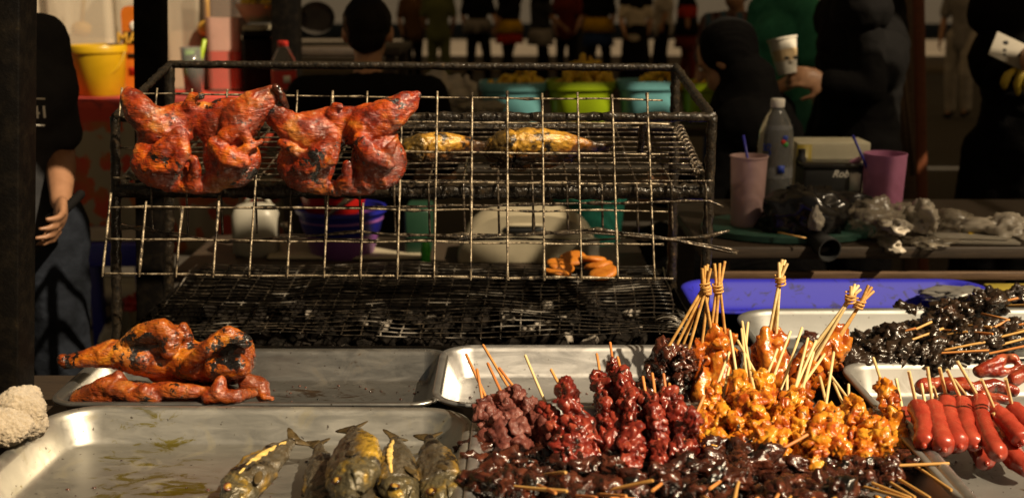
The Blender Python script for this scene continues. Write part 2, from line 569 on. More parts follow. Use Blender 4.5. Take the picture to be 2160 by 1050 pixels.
# ------------------------------------------------------------------ trays
def rrect(hx, hy, r, n=6):
    r = max(0.001, min(r, hx, hy))
    pts = []
    for cx, cy, a0 in ((hx - r, hy - r, 0), (-hx + r, hy - r, 90), (-hx + r, -hy + r, 180), (hx - r, -hy + r, 270)):
        for k in range(n + 1):
            a = R(a0 + 90 * k / n)
            pts.append((cx + r * math.cos(a), cy + r * math.sin(a)))
    return pts
def tray_mesh(hx, hy, h, r, flare=0.022, lip=0.012, n=7, dent=0.0012, seed=0):
    """shallow rolled-rim tray, z=0 under the floor"""
    prof = [(-flare - 0.004, 0.0), (-0.001, h - 0.006), (lip - 0.001, h - 0.007), (lip, h - 0.004), (lip - 0.001, h - 0.0008),
            (lip * 0.6, h), (lip * 0.15, h - 0.0004), (-0.003, h - 0.004), (-0.006, h - 0.010), (-flare + 0.001, 0.012), (-flare - 0.003, 0.006), (-flare - 0.009, 0.0032), (-flare - 0.018, 0.0028)]
    V, F = [], []
    def ring(off, z, k=1.0):
        o = len(V)
        for x, y in rrect(hx + off, hy + off, r + off, n):
            V.append(Vector((x * k, y * k, z)))
        return o
    m = 4 * (n + 1)
    rings = [ring(*p) for p in prof]
    for k in (0.86, 0.7, 0.5, 0.3, 0.1):
        rings.append(ring(-flare - 0.018, 0.0028, k))
    for a, b in zip(rings, rings[1:]):
        for i in range(m):
            j = (i + 1) % m
            F.append((a + i, a + j, b + j, b + i))
    F.append(tuple(rings[-1] + i for i in range(m)))
    F.append(tuple(rings[0] + i for i in range(m - 1, -1, -1)))
    for v in V:
        d = noise.noise(Vector((v.x * 9 + seed * 5, v.y * 9, v.z * 12 + seed)))
        v.z += d * dent
        v.x += 0.8 * dent * noise.noise(Vector((v.y * 11, seed * 3.3, v.x * 4)))
        v.y += 0.8 * dent * noise.noise(Vector((v.x * 11, seed * 2.3, v.y * 4)))
    mb = MB(); mb.add(V, F)
    return mb.mesh('tray')
def tray(label, c, hx, hy, h, r, m, rot=0, tilt=(0, 0), seed=0, cat='tray', name='metal_tray', flare=0.022, lip=0.012):
    o = link(name, tray_mesh(hx, hy, h, r, flare, lip, seed=seed), m)
    o.location = c
    o.rotation_euler = (tilt[0], tilt[1], rot)
    return tag(o, label, cat)

ZT = 0.795                       # front table top
RIM = 0.85
mb = MB(); mb.box((0.1, 1.62, ZT - 0.02), (2.6, 0.98, 0.04))
t = thing('food_table', 'dark wooden stall table under the metal food trays', 'table', (0.1, 1.62, 0))
mb.build('table_top', M['dark_wood'], t, bevel=0.004)
for sx in (-1.1, 1.3):
    for sy in (1.2, 2.04):
        mb = MB(); mb.box((sx, sy, (ZT - 0.04) / 2), (0.06, 0.06, ZT - 0.04)); mb.build('leg', M['dark_wood'], t, bevel=0.004)

t = thing('food_table', 'dark wooden side table under the blue tray and the black skewers', 'table', (1.0, 2.45, 0))
mb = MB(); mb.box((1.05, 2.44, ZT - 0.02), (1.28, 0.64, 0.04)); mb.build('table_top', M['dark_wood'], t, bevel=0.004)
for sx in (0.46, 1.64):
    for sy in (2.18, 2.72):
        mb = MB(); mb.box((sx, sy, (ZT - 0.04) / 2), (0.06, 0.06, ZT - 0.04)); mb.build('leg', M['dark_wood'], t, bevel=0.004)

trayA = tray('dull metal tray holding the two charred chickens', (-0.428, 1.95, ZT), 0.303, 0.137, 0.055, 0.035, M['alu_falloff'], seed=1)
trayB = tray('large shiny metal tray with the whole mackerel in its corner', (-0.392, 1.505, ZT + 0.003), 0.318, 0.268, 0.055, 0.07, M['alu_oily'], rot=R(-1.0), seed=2)
trayC = tray('metal tray behind the dark red skewers, in front of the coals', (0.165, 1.955, ZT), 0.283, 0.148, 0.057, 0.05, M['alu'], seed=3)
trayD = tray('metal tray of black glazed skewers at the back of the table', (0.935, 2.195, ZT), 0.48, 0.155, 0.060, 0.08, M['alu_grey'], rot=R(0.8), seed=4)
trayE = tray('long metal tray of red sausages and glazed wings', (1.045, 1.715, ZT), 0.465, 0.29, 0.058, 0.05, M['alu_pale'], rot=R(0.8), seed=5)
trayF = tray('metal tray heaped with orange, red and dark satay skewers', (0.268, 1.50, ZT + 0.006), 0.318, 0.262, 0.056, 0.06, M['alu'], rot=R(-0.5), seed=6)

n = NT('blue_plastic')
f = n.noise(30, 4, 0.6, dist=1.0)
n.set(Base_Color=n.mix(n.val(f, 0.57, 0.66, 0, 0.85), (0.022, 0.022, 0.36), (0.012, 0.010, 0.06)), Roughness=0.5, Specular_IOR_Level=0.25)
M['blue_plastic'] = n.m
trayBlue = tray('bright blue plastic tray behind the metal trays', (0.705, 2.485, ZT), 0.315, 0.12, 0.055, 0.06, M['blue_plastic'], seed=7, name='plastic_tray', flare=0.045, lip=0.02)

# ------------------------------------------------------------------ grill
rnd = random.Random(4)
grill = thing('charcoal_grill', 'sooty box grill with a tall grease-crusted iron frame', 'grill', (0.0, 2.42, 0))
def bar(name, a, b, r, m='grease_iron', seed=0, amp=0.0022, parent=None, n=10):
    a, b = Vector(a), Vector(b)
    k = max(6, int((b - a).length / 0.008))
    mb = MB(); mb.tube([lerp(a, b, i / k) for i in range(k + 1)], r, n)
    me = mb.mesh(name)
    wobble(me, [(amp, 60), (amp * 0.7, 140), (amp * 0.5, 300)], seed)
    return link(name, me, M[m], parent or grill)
FLt, FLb = at(243, 247, 2.2), at(246, 700, 2.2)
FRt, FRb = at(1502, 247, 2.2), at(1490, 545, 2.2)
RLt, RLb = at(358, 136, 2.6), at(356, 560, 2.6)
RRt, RRb = at(1425, 143, 2.6), at(1416, 640, 2.6)
def toground(a, b):
    d = b - a
    return a + d * (-a.z / d.z)
bar('post', FLt, toground(FLt, FLb), 0.0095, seed=1)
bar('post', FRt, toground(FRt, FRb), 0.0095, seed=2)
bar('post', RLt, toground(RLt, RLb), 0.011, seed=3)
bar('post', RRt, toground(RRt, RRb), 0.011, seed=4)
bar('top_rail', FLt, FRt, 0.0088, seed=5, amp=0.003)
bar('top_rail', RLt, RRt, 0.0085, seed=6, amp=0.0012)
bar('side_rail', FLt, RLt, 0.0075, seed=7)
bar('side_rail', FRt, RRt, 0.0095, seed=8)
bar('shelf_rail', at(247, 400, 2.2), at(1497, 405, 2.2), 0.0145, seed=9, amp=0.0045)
bar('shelf_rail', at(357, 270, 2.6), at(1421, 268, 2.6), 0.010, seed=10)
bar('side_rail', at(1497, 404, 2.2), at(1421, 268, 2.6), 0.009, seed=11)
bar('side_rail', at(247, 400, 2.2), at(357, 270, 2.6), 0.009, seed=12)
# hook bracket hanging on the rail
bar('bracket', at(1357, 245, 2.21), at(1350, 322, 2.24), 0.006, seed=13)

def wire(name, pts, r, m, parent, seed=0, jit=0.0006, n=6, crust=0.0):
    P = [Vector(p) for p in pts]
    out = []
    for i in range(len(P) - 1):
        k = max(2, int((P[i + 1] - P[i]).length / 0.02))
        for j in range(k):
            out.append(lerp(P[i], P[i + 1], j / k))
    out.append(P[-1])
    out = [p + Vector((noise.noise(Vector((p.x * 14, seed, 0))), noise.noise(Vector((p.y * 14 + p.z * 9, seed, 5))), noise.noise(Vector((p.x * 9 + p.y * 9, seed, 9))))) * jit * 2 for p in out]
    mb = MB()
    if crust:
        rr = [r * (1 + crust * max(0, noise.noise(Vector((p.x * 60, p.y * 60 + p.z * 60, seed))) * 2)) for p in out]
    else:
        rr = r
    mb.tube(out, rr, n)
    return link(name, mb.mesh(name), M[m], parent)

# the shelf mesh: wires running back, bent down over the front pipe
SR, SF = 2.555, 2.182
def shelf_pt(px, t):            # t 0 at the back, 1 at the front
    b = at(1080 + (px - 1080) * 0.82, 264, SR); f_ = at(px, 386, SF)
    return lerp(b, f_, t)
for i in range(17):
    px = 320 + 73 * i
    a, b = shelf_pt(px, 0), shelf_pt(px, 1)
    low = at(px + 3, 492 + 6 * rnd.random(), SF - 0.012)
    wire('wire', [a, b, lerp(b, low, 0.08) + Vector((0, -0.003, 0)), low], 0.0021, 'shelf_wire', grill, i, 0.0012, crust=0.5)
for j in range(12):
    t = j / 11
    a, b = shelf_pt(310, t), shelf_pt(1490, t)
    o = Vector((0, 0, 0.004))
    wire('wire', [a + o, lerp(a, b, 0.5) + o, b + o + Vector((0.006 * (j % 3), 0, 0))], 0.0018, 'shelf_wire', grill, 30 + j, 0.0012, crust=0.6)
wire('wire', [at(300, 440, SF - 0.012), at(900, 436, SF - 0.014), at(1496, 424, SF - 0.012), at(1524, 436, SF - 0.012)], 0.0021, 'shelf_wire', grill, 51, 0.002, crust=1.6)
wire('wire', [at(255, 478, SF - 0.02), at(480, 510, SF - 0.022), at(760, 488, SF - 0.022), at(1000, 500, SF - 0.022), at(1260, 484, SF - 0.022), at(1410, 502, SF - 0.022), at(1555, 529, SF - 0.03)], 0.0024, 'shelf_wire', grill, 52, 0.003, crust=1.8)
wire('wire', [at(300, 508, SF - 0.018), at(700, 506, SF - 0.02), at(1000, 505, SF - 0.02), at(1330, 505, SF - 0.02), at(1490, 500, SF - 0.02), at(1540, 486, SF - 0.02)], 0.0021, 'shelf_wire', grill, 53, 0.0025, crust=1.8)
wire('wire', [at(900, 498, SF - 0.026), at(1240, 490, SF - 0.03), at(1420, 506, SF - 0.03), at(1556, 535, SF - 0.035)], 0.0021, 'shelf_wire', grill, 54, 0.003, crust=1.2)
# twisted rod at the shelf's right end
hp = []
for k in range(140):
    t = k / 139
    c = lerp(at(1432, 272, 2.53), at(1484, 384, 2.2), t)
    a = t * 2 * PI * 14
    hp.append(c + Vector((math.cos(a) * 0.009, 0, math.sin(a) * 0.009)))
mb = MB(); mb.tube(hp, 0.003, 6); mb.build('coil', M['shelf_wire'], grill)

# bottom grate: fine net over the coals (too fine to pick apart), sagging
GZ = 0.852
def grate_z(x, y):
    return GZ + 0.012 * noise.noise(Vector((x * 3.1, y * 5, 2))) + 0.006 * noise.noise(Vector((x * 9, y * 9, 7)))
mb = MB()
gx0, gx1, gy0, gy1 = -0.72, 0.335, 2.165, 2.74
for i in range(28):
    x = lerp(gx0, gx1, i / 27)
    mb.tube([(x + 0.035 * (0.5 - v / 18) * (i - 14) / 14 * -1.2 + 0.004 * noise.noise(Vector((x * 5, v * 0.5, 1))), lerp(gy0, gy1, v / 18), grate_z(x, lerp(gy0, gy1, v / 18))) for v in range(19)], 0.0018, 5)
for j in range(22):
    y = lerp(gy0, gy1, j / 21)
    mb.tube([(lerp(gx0, gx1, u / 40), y + 0.005 * noise.noise(Vector((u * 0.4, y * 9, 3))), grate_z(lerp(gx0, gx1, u / 40), y) + 0.0026) for u in range(41)], 0.0015, 5)
for k in range(9):               # torn ends curling at the right
    x, y = gx1 + 0.0, 2.17 + 0.016 * k
    mb.tube([(x - 0.06 + a * 0.012, y, grate_z(x, y) + 0.012 * math.sin(a * 0.6)) for a in range(6)] + [(x + 0.008, y + 0.01, GZ + 0.006), (x - 0.008, y + 0.016, GZ + 0.014)], 0.0013, 5)
stuffpart(mb.build('grate', M['grate_wire'], grill))
# fire box
mb = MB()
X0, X1, Y0, Y1, ZB, ZTp = -0.745, 0.36, 2.15, 2.76, 0.70, 0.838
mb.box(((X0 + X1) / 2, (Y0 + Y1) / 2, ZB - 0.006), (X1 - X0, Y1 - Y0, 0.012))
mb.box(((X0 + X1) / 2, Y0 - 0.003, (ZB + ZTp) / 2), (X1 - X0, 0.006, ZTp - ZB))
mb.box(((X0 + X1) / 2, Y1 + 0.003, (ZB + ZTp) / 2), (X1 - X0, 0.006, ZTp - ZB))
mb.box((X0 - 0.003, (Y0 + Y1) / 2, (ZB + ZTp) / 2), (0.006, Y1 - Y0 + 0.012, ZTp - ZB))
mb.box((X1 + 0.003, (Y0 + Y1) / 2, (ZB + ZTp) / 2), (0.006, Y1 - Y0 + 0.012, ZTp - ZB))
mb.build('fire_box', M['dark_steel'], grill, smooth=False)
mb = MB()
for k in range(420):
    x, y = rnd.uniform(X0 + 0.03, X1 - 0.03), rnd.uniform(Y0 + 0.03, Y1 - 0.03)
    hgt = 0.045 + 0.055 * max(0, noise.noise(Vector((x * 4, y * 4, 3)))) * 1.4
    if y < Y0 + 0.14: hgt *= 0.8
    r = rnd.uniform(0.014, 0.03)
    z = ZB + rnd.uniform(0.25, 1.0) * hgt
    q = Euler((rnd.random() * 6, rnd.random() * 6, rnd.random() * 6)).to_matrix()
    V, F = ICO[1]
    mb.add([Vector((x, y, z)) + q @ (Vector(v) * r * rnd.uniform(0.75, 1.2) * 1.0) * 1.0 for v in V], F)
me = mb.mesh('charcoal', smooth=False)
co = link('charcoal', me, M['charcoal'])
tag(co, 'black charcoal lumps with pale ash glowing through the grate', 'charcoal', kind='stuff')
co['label'] = 'black charcoal lumps with patches of pale ash under the grate'

# the wire grid the chickens hang on
grid = thing('wire_grid', 'greasy square-wire grid leaning on the grill frame with chickens', 'grid', at(800, 583, 2.07))
BLc, BRc, TLc, TRc = at(217, 578, 2.07), at(1381, 588, 2.07), at(258, 191, 2.185), at(1365, 206, 2.185)
def gp(u, v):
    return lerp(lerp(BLc, BRc, u), lerp(TLc, TRc, u), v)
UP = Vector((0, -0.0022, 0))
rows = [0, 0.186, 0.364, 0.515, 0.68, 0.85, 0.985]
for j, v in enumerate(rows):
    ue = [1.034, 1.02, 1.03, 1.03, 1.035, 1.04, 1.03][j]
    us = [0, 0, 0.0, 0.0, 0, 0, -0.002][j]
    pts = [gp(lerp(us, ue, k / 8), v) + Vector((0, 0.0022, 0.0026 * noise.noise(Vector((k * 0.8, j * 3.1, 0))))) for k in range(9)]
    wire('wire', pts, 0.0018, 'grid_wire', grid, 70 + j, 0.0016, crust=0.9)
top = {0: 0.44, 1: 0.40, 2: 0.37, 3: 0.43, 5: 0.35, 7: 0.40}
for i in range(16):
    u = i / 15
    v1 = top.get(i, 1.015 + 0.01 * (i % 2))
    wire('wire', [gp(u, -0.012) + UP, gp(u, v1) + UP], 0.0020, 'grid_wire', grid, 90 + i, 0.0010, crust=0.7)
    if i in top:
        wire('wire', [gp(u, 0.80) + UP, gp(u, 1.015) + UP], 0.0020, 'grid_wire', grid, 110 + i, 0.0006)
# ------------------------------------------------------------------ food materials
def food(name, stops, char=(0.66, 0.72), rough=(0.12, 0.4), coat=0.6, scale=45, bump=0.6, bscale=150, char_c=(0.008, 0.006, 0.005), sss=0.0, cscale=30, spec=0.5, detail=5, bd=0.0015):
    n = NT(name)
    f = n.noise(scale, detail, 0.6, dist=0.4)
    c = n.ramp(f, stops)
    k = n.noise(cscale, 5, 0.62, dist=0.3)
    cf = n.val(k, char[0], char[1])
    n.set(Base_Color=n.mix(cf, c, char_c), Roughness=n.val(n.noise(80, 3), 0.35, 0.65, *rough), Coat_Weight=coat, Coat_Roughness=0.12, Specular_IOR_Level=spec)
    if sss: n.set(Subsurface_Weight=sss, Subsurface_Radius=(0.008, 0.003, 0.0015), Subsurface_Scale=1.0)
    n.bump(n.noise(bscale, 5, 0.65), bump, bd)
    return n.m
M['beef'] = food('beef', [(0.3, (0.06, 0.013, 0.010)), (0.5, (0.16, 0.045, 0.034)), (0.72, (0.27, 0.11, 0.085))], (0.66, 0.78), (0.35, 0.55), 0.15, 60, 0.8, 170, (0.02, 0.014, 0.012), bd=0.002, spec=0.3)
GL = dict(bump=0.8, bd=0.0018, detail=6)
M['red_meat'] = food('red_meat', [(0.3, (0.055, 0.005, 0.003)), (0.48, (0.17, 0.016, 0.010)), (0.60, (0.29, 0.042, 0.022)), (0.75, (0.38, 0.10, 0.05))], (0.56, 0.66), (0.18, 0.40), 0.45, 42, bscale=110, **GL)
M['orange_meat'] = food('orange_meat', [(0.28, (0.16, 0.016, 0.003)), (0.40, (0.40, 0.07, 0.006)), (0.52, (0.62, 0.21, 0.012)), (0.70, (0.76, 0.42, 0.04))], (0.60, 0.68), (0.16, 0.36), 0.45, 34, bscale=120, char_c=(0.03, 0.012, 0.005), cscale=55, **GL)
M['dark_meat'] = food('dark_meat', [(0.3, (0.010, 0.004, 0.003)), (0.5, (0.045, 0.011, 0.006)), (0.62, (0.115, 0.030, 0.015)), (0.76, (0.20, 0.065, 0.040))], (0.55, 0.62), (0.14, 0.34), 0.5, 34, bscale=110, char_c=(0.005, 0.004, 0.003), **GL)
M['black_meat'] = food('black_meat', [(0.3, (0.006, 0.004, 0.003)), (0.6, (0.034, 0.019, 0.011)), (0.74, (0.12, 0.044, 0.020))], (0.66, 0.74), (0.18, 0.36), 0.5, 40, 0.8, 100, bd=0.002, char_c=(0.005, 0.004, 0.003), spec=0.35)
M['skin_meat'] = food('skin_meat', [(0.3, (0.14, 0.02, 0.003)), (0.46, (0.38, 0.075, 0.006)), (0.58, (0.56, 0.18, 0.016)), (0.74, (0.70, 0.34, 0.05))], (0.64, 0.71), (0.14, 0.30), 0.5, 30, bscale=100, **GL)
def chicken_mat(name, stops, char, brown=0.5, cscale=20):
    n = NT(name)
    f = n.noise(24, 6, 0.65, dist=0.6)
    c = n.ramp(f, stops)
    lo = n.noise(9, 3, 0.6, dist=0.3)
    c = n.mix(n.val(lo, 0.48, 0.66, 0, brown), c, (0.14, 0.030, 0.006))           # darker roasted patches
    c = n.mix(n.val(n.noise(12, 3, 0.6), 0.60, 0.72, 0, 0.7), c, (0.60, 0.27, 0.055))   # golden fat
    sp = n.noise(95, 3, 0.6)
    c = n.mix(n.val(sp, 0.60, 0.70, 0, 0.85), c, (0.05, 0.014, 0.008))              # speckled scorch
    k = n.noise(cscale, 6, 0.7, dist=0.4)
    c = n.mix(n.val(k, *char), c, (0.006, 0.005, 0.005))
    n.set(Base_Color=c, Roughness=n.val(n.noise(60, 4), 0.35, 0.65, 0.16, 0.36), Coat_Weight=0.7, Coat_Roughness=0.12, Specular_IOR_Level=0.45)
    w1 = n.bump(n.noise(70, 4, 0.6, stretch=(0.6, 1, 2.0), dist=1.2), 0.75, 0.005)
    n.bump(n.noise(260, 4, 0.65), 0.55, 0.0014, after=w1)
    M[name] = n.m
chicken_mat('chicken', [(0.32, (0.07, 0.006, 0.003)), (0.45, (0.24, 0.020, 0.004)), (0.56, (0.44, 0.062, 0.005)), (0.67, (0.56, 0.15, 0.012)), (0.82, (0.62, 0.30, 0.06))], (0.575, 0.60), 0.65, 15)
chicken_mat('chicken_pale', [(0.32, (0.06, 0.009, 0.003)), (0.45, (0.22, 0.036, 0.004)), (0.56, (0.42, 0.105, 0.007)), (0.67, (0.54, 0.21, 0.016)), (0.82, (0.60, 0.36, 0.06))], (0.535, 0.56), 0.6, 19)
chicken_mat('chicken_dark', [(0.32, (0.05, 0.006, 0.003)), (0.46, (0.22, 0.030, 0.005)), (0.60, (0.42, 0.10, 0.012)), (0.80, (0.56, 0.25, 0.06))], (0.57, 0.60), 0.7, 24)
M['wing'] = food('wing', [(0.30, (0.06, 0.006, 0.004)), (0.48, (0.28, 0.025, 0.010)), (0.62, (0.48, 0.10, 0.04)), (0.76, (0.60, 0.24, 0.12))], (0.60, 0.66), (0.12, 0.28), 0.7, 26, cscale=24, bscale=170, **GL)
M['sausage'] = food('sausage', [(0.3, (0.28, 0.026, 0.014)), (0.55, (0.40, 0.050, 0.026)), (0.75, (0.50, 0.10, 0.05))], (0.80, 0.95), (0.22, 0.38), 0.35, 22, 0.4, 170, bd=0.001)
M['patty'] = food('patty', [(0.3, (0.34, 0.09, 0.006)), (0.7, (0.56, 0.20, 0.015))], (0.8, 0.9), (0.4, 0.6), 0.1, 60, 0.8, 300)
def stick_mat(name, a, b):
    n = NT(name)
    f = n.noise(30, 4, 0.6, stretch=(0.25, 4, 4))
    n.set(Base_Color=n.ramp(f, [(0.3, a), (0.7, b)]), Roughness=0.5)
    n.bump(f, 0.3, 0.0008)
    return n.m
M['stick_pale'] = stick_mat('stick_pale', (0.66, 0.46, 0.18), (0.90, 0.72, 0.38))
M['stick_red'] = stick_mat('stick_red', (0.50, 0.14, 0.035), (0.78, 0.36, 0.10))
M['stick_gold'] = stick_mat('stick_gold', (0.46, 0.22, 0.05), (0.78, 0.46, 0.14))
M['rubber'] = plain('rubber', (0.62, 0.33, 0.09), 0.5, var=0.2)

# ------------------------------------------------------------------ meat chunks (shared meshes)
def chunk(seed, s=(1, 1, 1), sub=4, lump=0.42, fine=0.12, sharp=0.0):
    r_ = random.Random(seed)
    V, F = ICO[sub]
    o1 = Vector((r_.uniform(0, 90), r_.uniform(0, 90), r_.uniform(0, 90)))
    q = Euler((r_.uniform(-0.5, 0.5), r_.uniform(-0.5, 0.5), r_.uniform(-0.5, 0.5))).to_matrix()
    out = []
    for v in V:
        v = Vector(v)
        if sharp:                      # squarish cut cubes
            mx = max(abs(v.x), abs(v.y), abs(v.z))
            v = v.lerp(v / mx * 0.82, sharp)
        d = 1 + lump * noise.noise(v * 1.1 + o1) * 1.3
        d += fine * 1.6 * (0.35 - abs(noise.noise(v * 2.3 + o1)) * 1.6)
        d += fine * 0.75 * noise.noise(v * 4.6 + o1) + fine * 0.40 * (0.3 - abs(noise.noise(v * 9.5 + o1)) * 1.5)
        p = q @ (v * d)
        out.append((p.x * s[0], p.y * s[1], p.z * s[2]))
    mb = MB(); mb.add(out, F)
    return mb.mesh('meat')
CH = {}
def chunks(kind, n, mat_, **kw):
    CH[kind] = []
    for i in range(n):
        me = chunk(hash_(kind) + i * 13, **kw)
        me.materials.append(M[mat_])
        CH[kind].append(me)
def hash_(s):
    return sum((i + 1) * ord(c) for i, c in enumerate(s))
chunks('beef', 7, 'beef', s=(0.0165, 0.0155, 0.0145), sharp=0.65, lump=0.42, fine=0.14)
chunks('red', 12, 'red_meat', s=(0.0155, 0.0140, 0.0125), sharp=0.30, lump=0.62, fine=0.20)
chunks('orange', 14, 'orange_meat', s=(0.0150, 0.0145, 0.0125), sharp=0.25, lump=0.66, fine=0.22)
chunks('dark', 12, 'dark_meat', s=(0.0200, 0.0155, 0.0120), sharp=0.30, lump=0.66, fine=0.24)
chunks('black', 10, 'black_meat', s=(0.0190, 0.0155, 0.0120), sharp=0.25, lump=0.70, fine=0.32)
chunks('bead', 5, 'dark_meat', s=(0.0105, 0.0125, 0.0115), lump=0.30, fine=0.12)
chunks('skin', 7, 'skin_meat', s=(0.021, 0.015, 0.014), lump=0.6, fine=0.18)
STK = {}
def stick_mesh(mat_, L, r=0.0023, bent=0):
    k = (mat_, round(L, 2), r, bent)
    if k not in STK:
        mb = MB()
        mb.tube([(L * t, 0.0012 * math.sin(t * 3 + bent) * (1 + bent), 0) for t in (0, 0.03, 0.3, 0.6, 0.9, 0.992, 1)], [r * 0.4, r * 0.85, r, r, r, r, r * 0.75], 8)
        me = mb.mesh('stick'); me.materials.append(M[mat_])
        me.set_sharp_from_angle(angle=R(50))
        STK[k] = me
    return STK[k]
SK = random.Random(11)
def lpart(name, me, parent, loc=(0, 0, 0), rot=(0, 0, 0), scale=1.0):
    o = bpy.data.objects.new(name, me)
    col.objects.link(o)
    o.parent = parent
    o.location = loc
    o.rotation_euler = rot
    o.scale = (scale,) * 3 if isinstance(scale, (int, float)) else scale
    return o
def skewer(A, B, kind, label, group, stick='stick_red', m0=0.0, m1=0.5, pitch=0.026, scale=1.0, name='satay_skewer', roll=None, cat='skewer', off=0.002):
    """A = meat tip, B = bare end of the stick"""
    A, B = Vector(A), Vector(B)
    d = B - A
    L = d.length
    o = thing(name, label, cat, A, group)
    o.rotation_mode = 'QUATERNION'
    o.rotation_quaternion = d.to_track_quat('X', 'Z')
    lpart('stick', stick_mesh(stick, L, bent=SK.choice((0, 0, 1, 2))), o, rot=(SK.uniform(0, 6), 0, 0))
    x = m0 * L + pitch * 0.4
    while x < m1 * L:
        s = scale * SK.uniform(0.82, 1.22)
        lpart('meat', SK.choice(CH[kind]), o, (x, SK.uniform(-off, off) * 2, SK.uniform(-off, off) * 2), (SK.uniform(0, 6.28), SK.uniform(-0.5, 0.5), SK.choice((0, PI)) + SK.uniform(-0.5, 0.5)), s)
        x += pitch * SK.uniform(0.85, 1.12)
    return o
ORD = ['leftmost', 'second', 'third', 'fourth', 'fifth', 'sixth', 'seventh', 'eighth', 'ninth', 'tenth', 'eleventh', 'twelfth', 'thirteenth', 'fourteenth', 'fifteenth', 'sixteenth', 'seventeenth', 'eighteenth', 'nineteenth', 'twentieth', 'twenty-first', 'twenty-second', 'twenty-third', 'twenty-fourth', 'twenty-fifth', 'twenty-sixth', 'twenty-seventh', 'twenty-eighth', 'twenty-ninth', 'thirtieth']
def nth(i, what, where):
    return f'{ORD[0]} {what} {where}' if i == 0 else f'{ORD[i]} {what} from the left {where}'

# beef and red skewers: (bare end px), (tip px), kind
RED = [((1003, 780), (1036, 950), 'beef', 0.55), ((985, 745), (1072, 955), 'beef', 0.60), ((1028, 765), (1108, 945), 'beef', 0.62), ((1022, 728), (1150, 945), 'beef', 0.58),
       ((1052, 775), (1185, 948), 'beef', 0.66), ((1108, 745), (1200, 965), 'red', 0.50), ((1165, 775), (1262, 955), 'red', 0.78), ((1196, 805), (1228, 975), 'red', 0.88),
       ((1255, 748), (1290, 945), 'red', 0.76), ((1287, 722), (1322, 965), 'red', 0.76), ((1302, 752), (1350, 962), 'red', 0.80), ((1328, 780), (1335, 985), 'red', 0.80),
       ((1356, 795), (1386, 962), 'red', 0.80), ((1371, 788), (1400, 985), 'red', 0.78), ((1397, 787), (1428, 955), 'red', 0.72), ((1411, 808), (1452, 962), 'red', 0.74), ((1482, 832), (1425, 975), 'red', 0.72)]
RED.sort(key=lambda t: t[1][0])
nb = nr = 0
for i, (e, tpx, kind, f) in enumerate(RED):
    zt = 0.838 + 0.006 * (i % 3); ze = 0.925 + 0.012 * (i % 2)
    if kind == 'beef':
        lab = nth(nb, 'dusty brown beef skewer', 'beside the mackerel tray'); nb += 1
    else:
        lab = nth(nr, 'glossy dark red skewer', 'beside the orange skewers'); nr += 1
    skewer(onz(*tpx, zt), onz(*e, ze), kind, lab, 'red and brown satay skewers', 'stick_pale' if i == 5 else 'stick_red', m1=f, pitch=0.025 if kind == 'beef' else 0.0195, scale=0.97)
# a second, lower layer that fills the heap
LOW = [(1215, 955, 1190, 850), (1270, 960, 1262, 860), (1310, 990, 1300, 880), (1370, 985, 1350, 880), (1425, 965, 1440, 870), (1165, 985, 1140, 880)]
for i, (a, b, c, d) in enumerate(LOW):
    skewer(onz(a, b, 0.814), onz(c, d, 0.845), 'red', nth(i, 'dark red skewer', 'under the red ones'), 'red skewers underneath', 'stick_red', m1=0.95, pitch=0.024, scale=0.95)

# orange skewers
ORA = [((1539, 742), (1468, 945)), ((1539, 770), (1500, 950)), ((1562, 690), (1590, 935)), ((1539, 697), (1575, 950)), ((1555, 717), (1665, 925)), ((1570, 677), (1612, 960)),
       ((1581, 677), (1555, 935)), ((1706, 714), (1640, 945)), ((1739, 742), (1605, 935)), ((1759, 742), (1722, 985)), ((1729, 793), (1768, 965)), ((1746, 783), (1872, 950)), ((1757, 803), (1832, 968)),
       ((1842, 752), (1905, 945)), ((1698, 765), (1690, 970)), ((1790, 810), (1798, 975)), ((1660, 790), (1655, 965)), ((1668, 698), (1600, 885)), ((1692, 690), (1622, 895)), ((1722, 718), (1652, 885)), ((1640, 735), (1580, 875)), ((1716, 742), (1668, 905))]
ORA.sort(key=lambda t: t[1][0])
for i, (e, tpx) in enumerate(ORA):
    zt = 0.836 + 0.009 * (i % 3)
    ze = 0.955 - 0.001 * max(0, e[1] - 700) * 0.7
    A, B = onz(*tpx, zt), onz(*e, ze)
    L = (B - A).length
    skewer(A, B, 'orange', nth(i, 'glossy orange chicken skewer', 'in the orange heap'), 'orange satay skewers', 'stick_pale', m1=min(0.80, (0.060 if tpx[1] < 910 else 0.126) / L), pitch=0.0190, scale=1.0)
LOWO = [(1475, 945, 1490, 850), (1530, 955, 1540, 850), (1590, 960, 1600, 850), (1650, 965, 1660, 850), (1710, 985, 1720, 860), (1770, 980, 1780, 870), (1840, 965, 1840, 870), (1885, 955, 1875, 880)]
for i, (a, b, c, d) in enumerate(LOWO):
    skewer(onz(a, b, 0.816), onz(c, d, 0.850), 'orange', nth(i, 'orange skewer', 'beneath the orange heap'), 'orange skewers underneath', 'stick_pale', m1=0.97, pitch=0.025, scale=1.0)

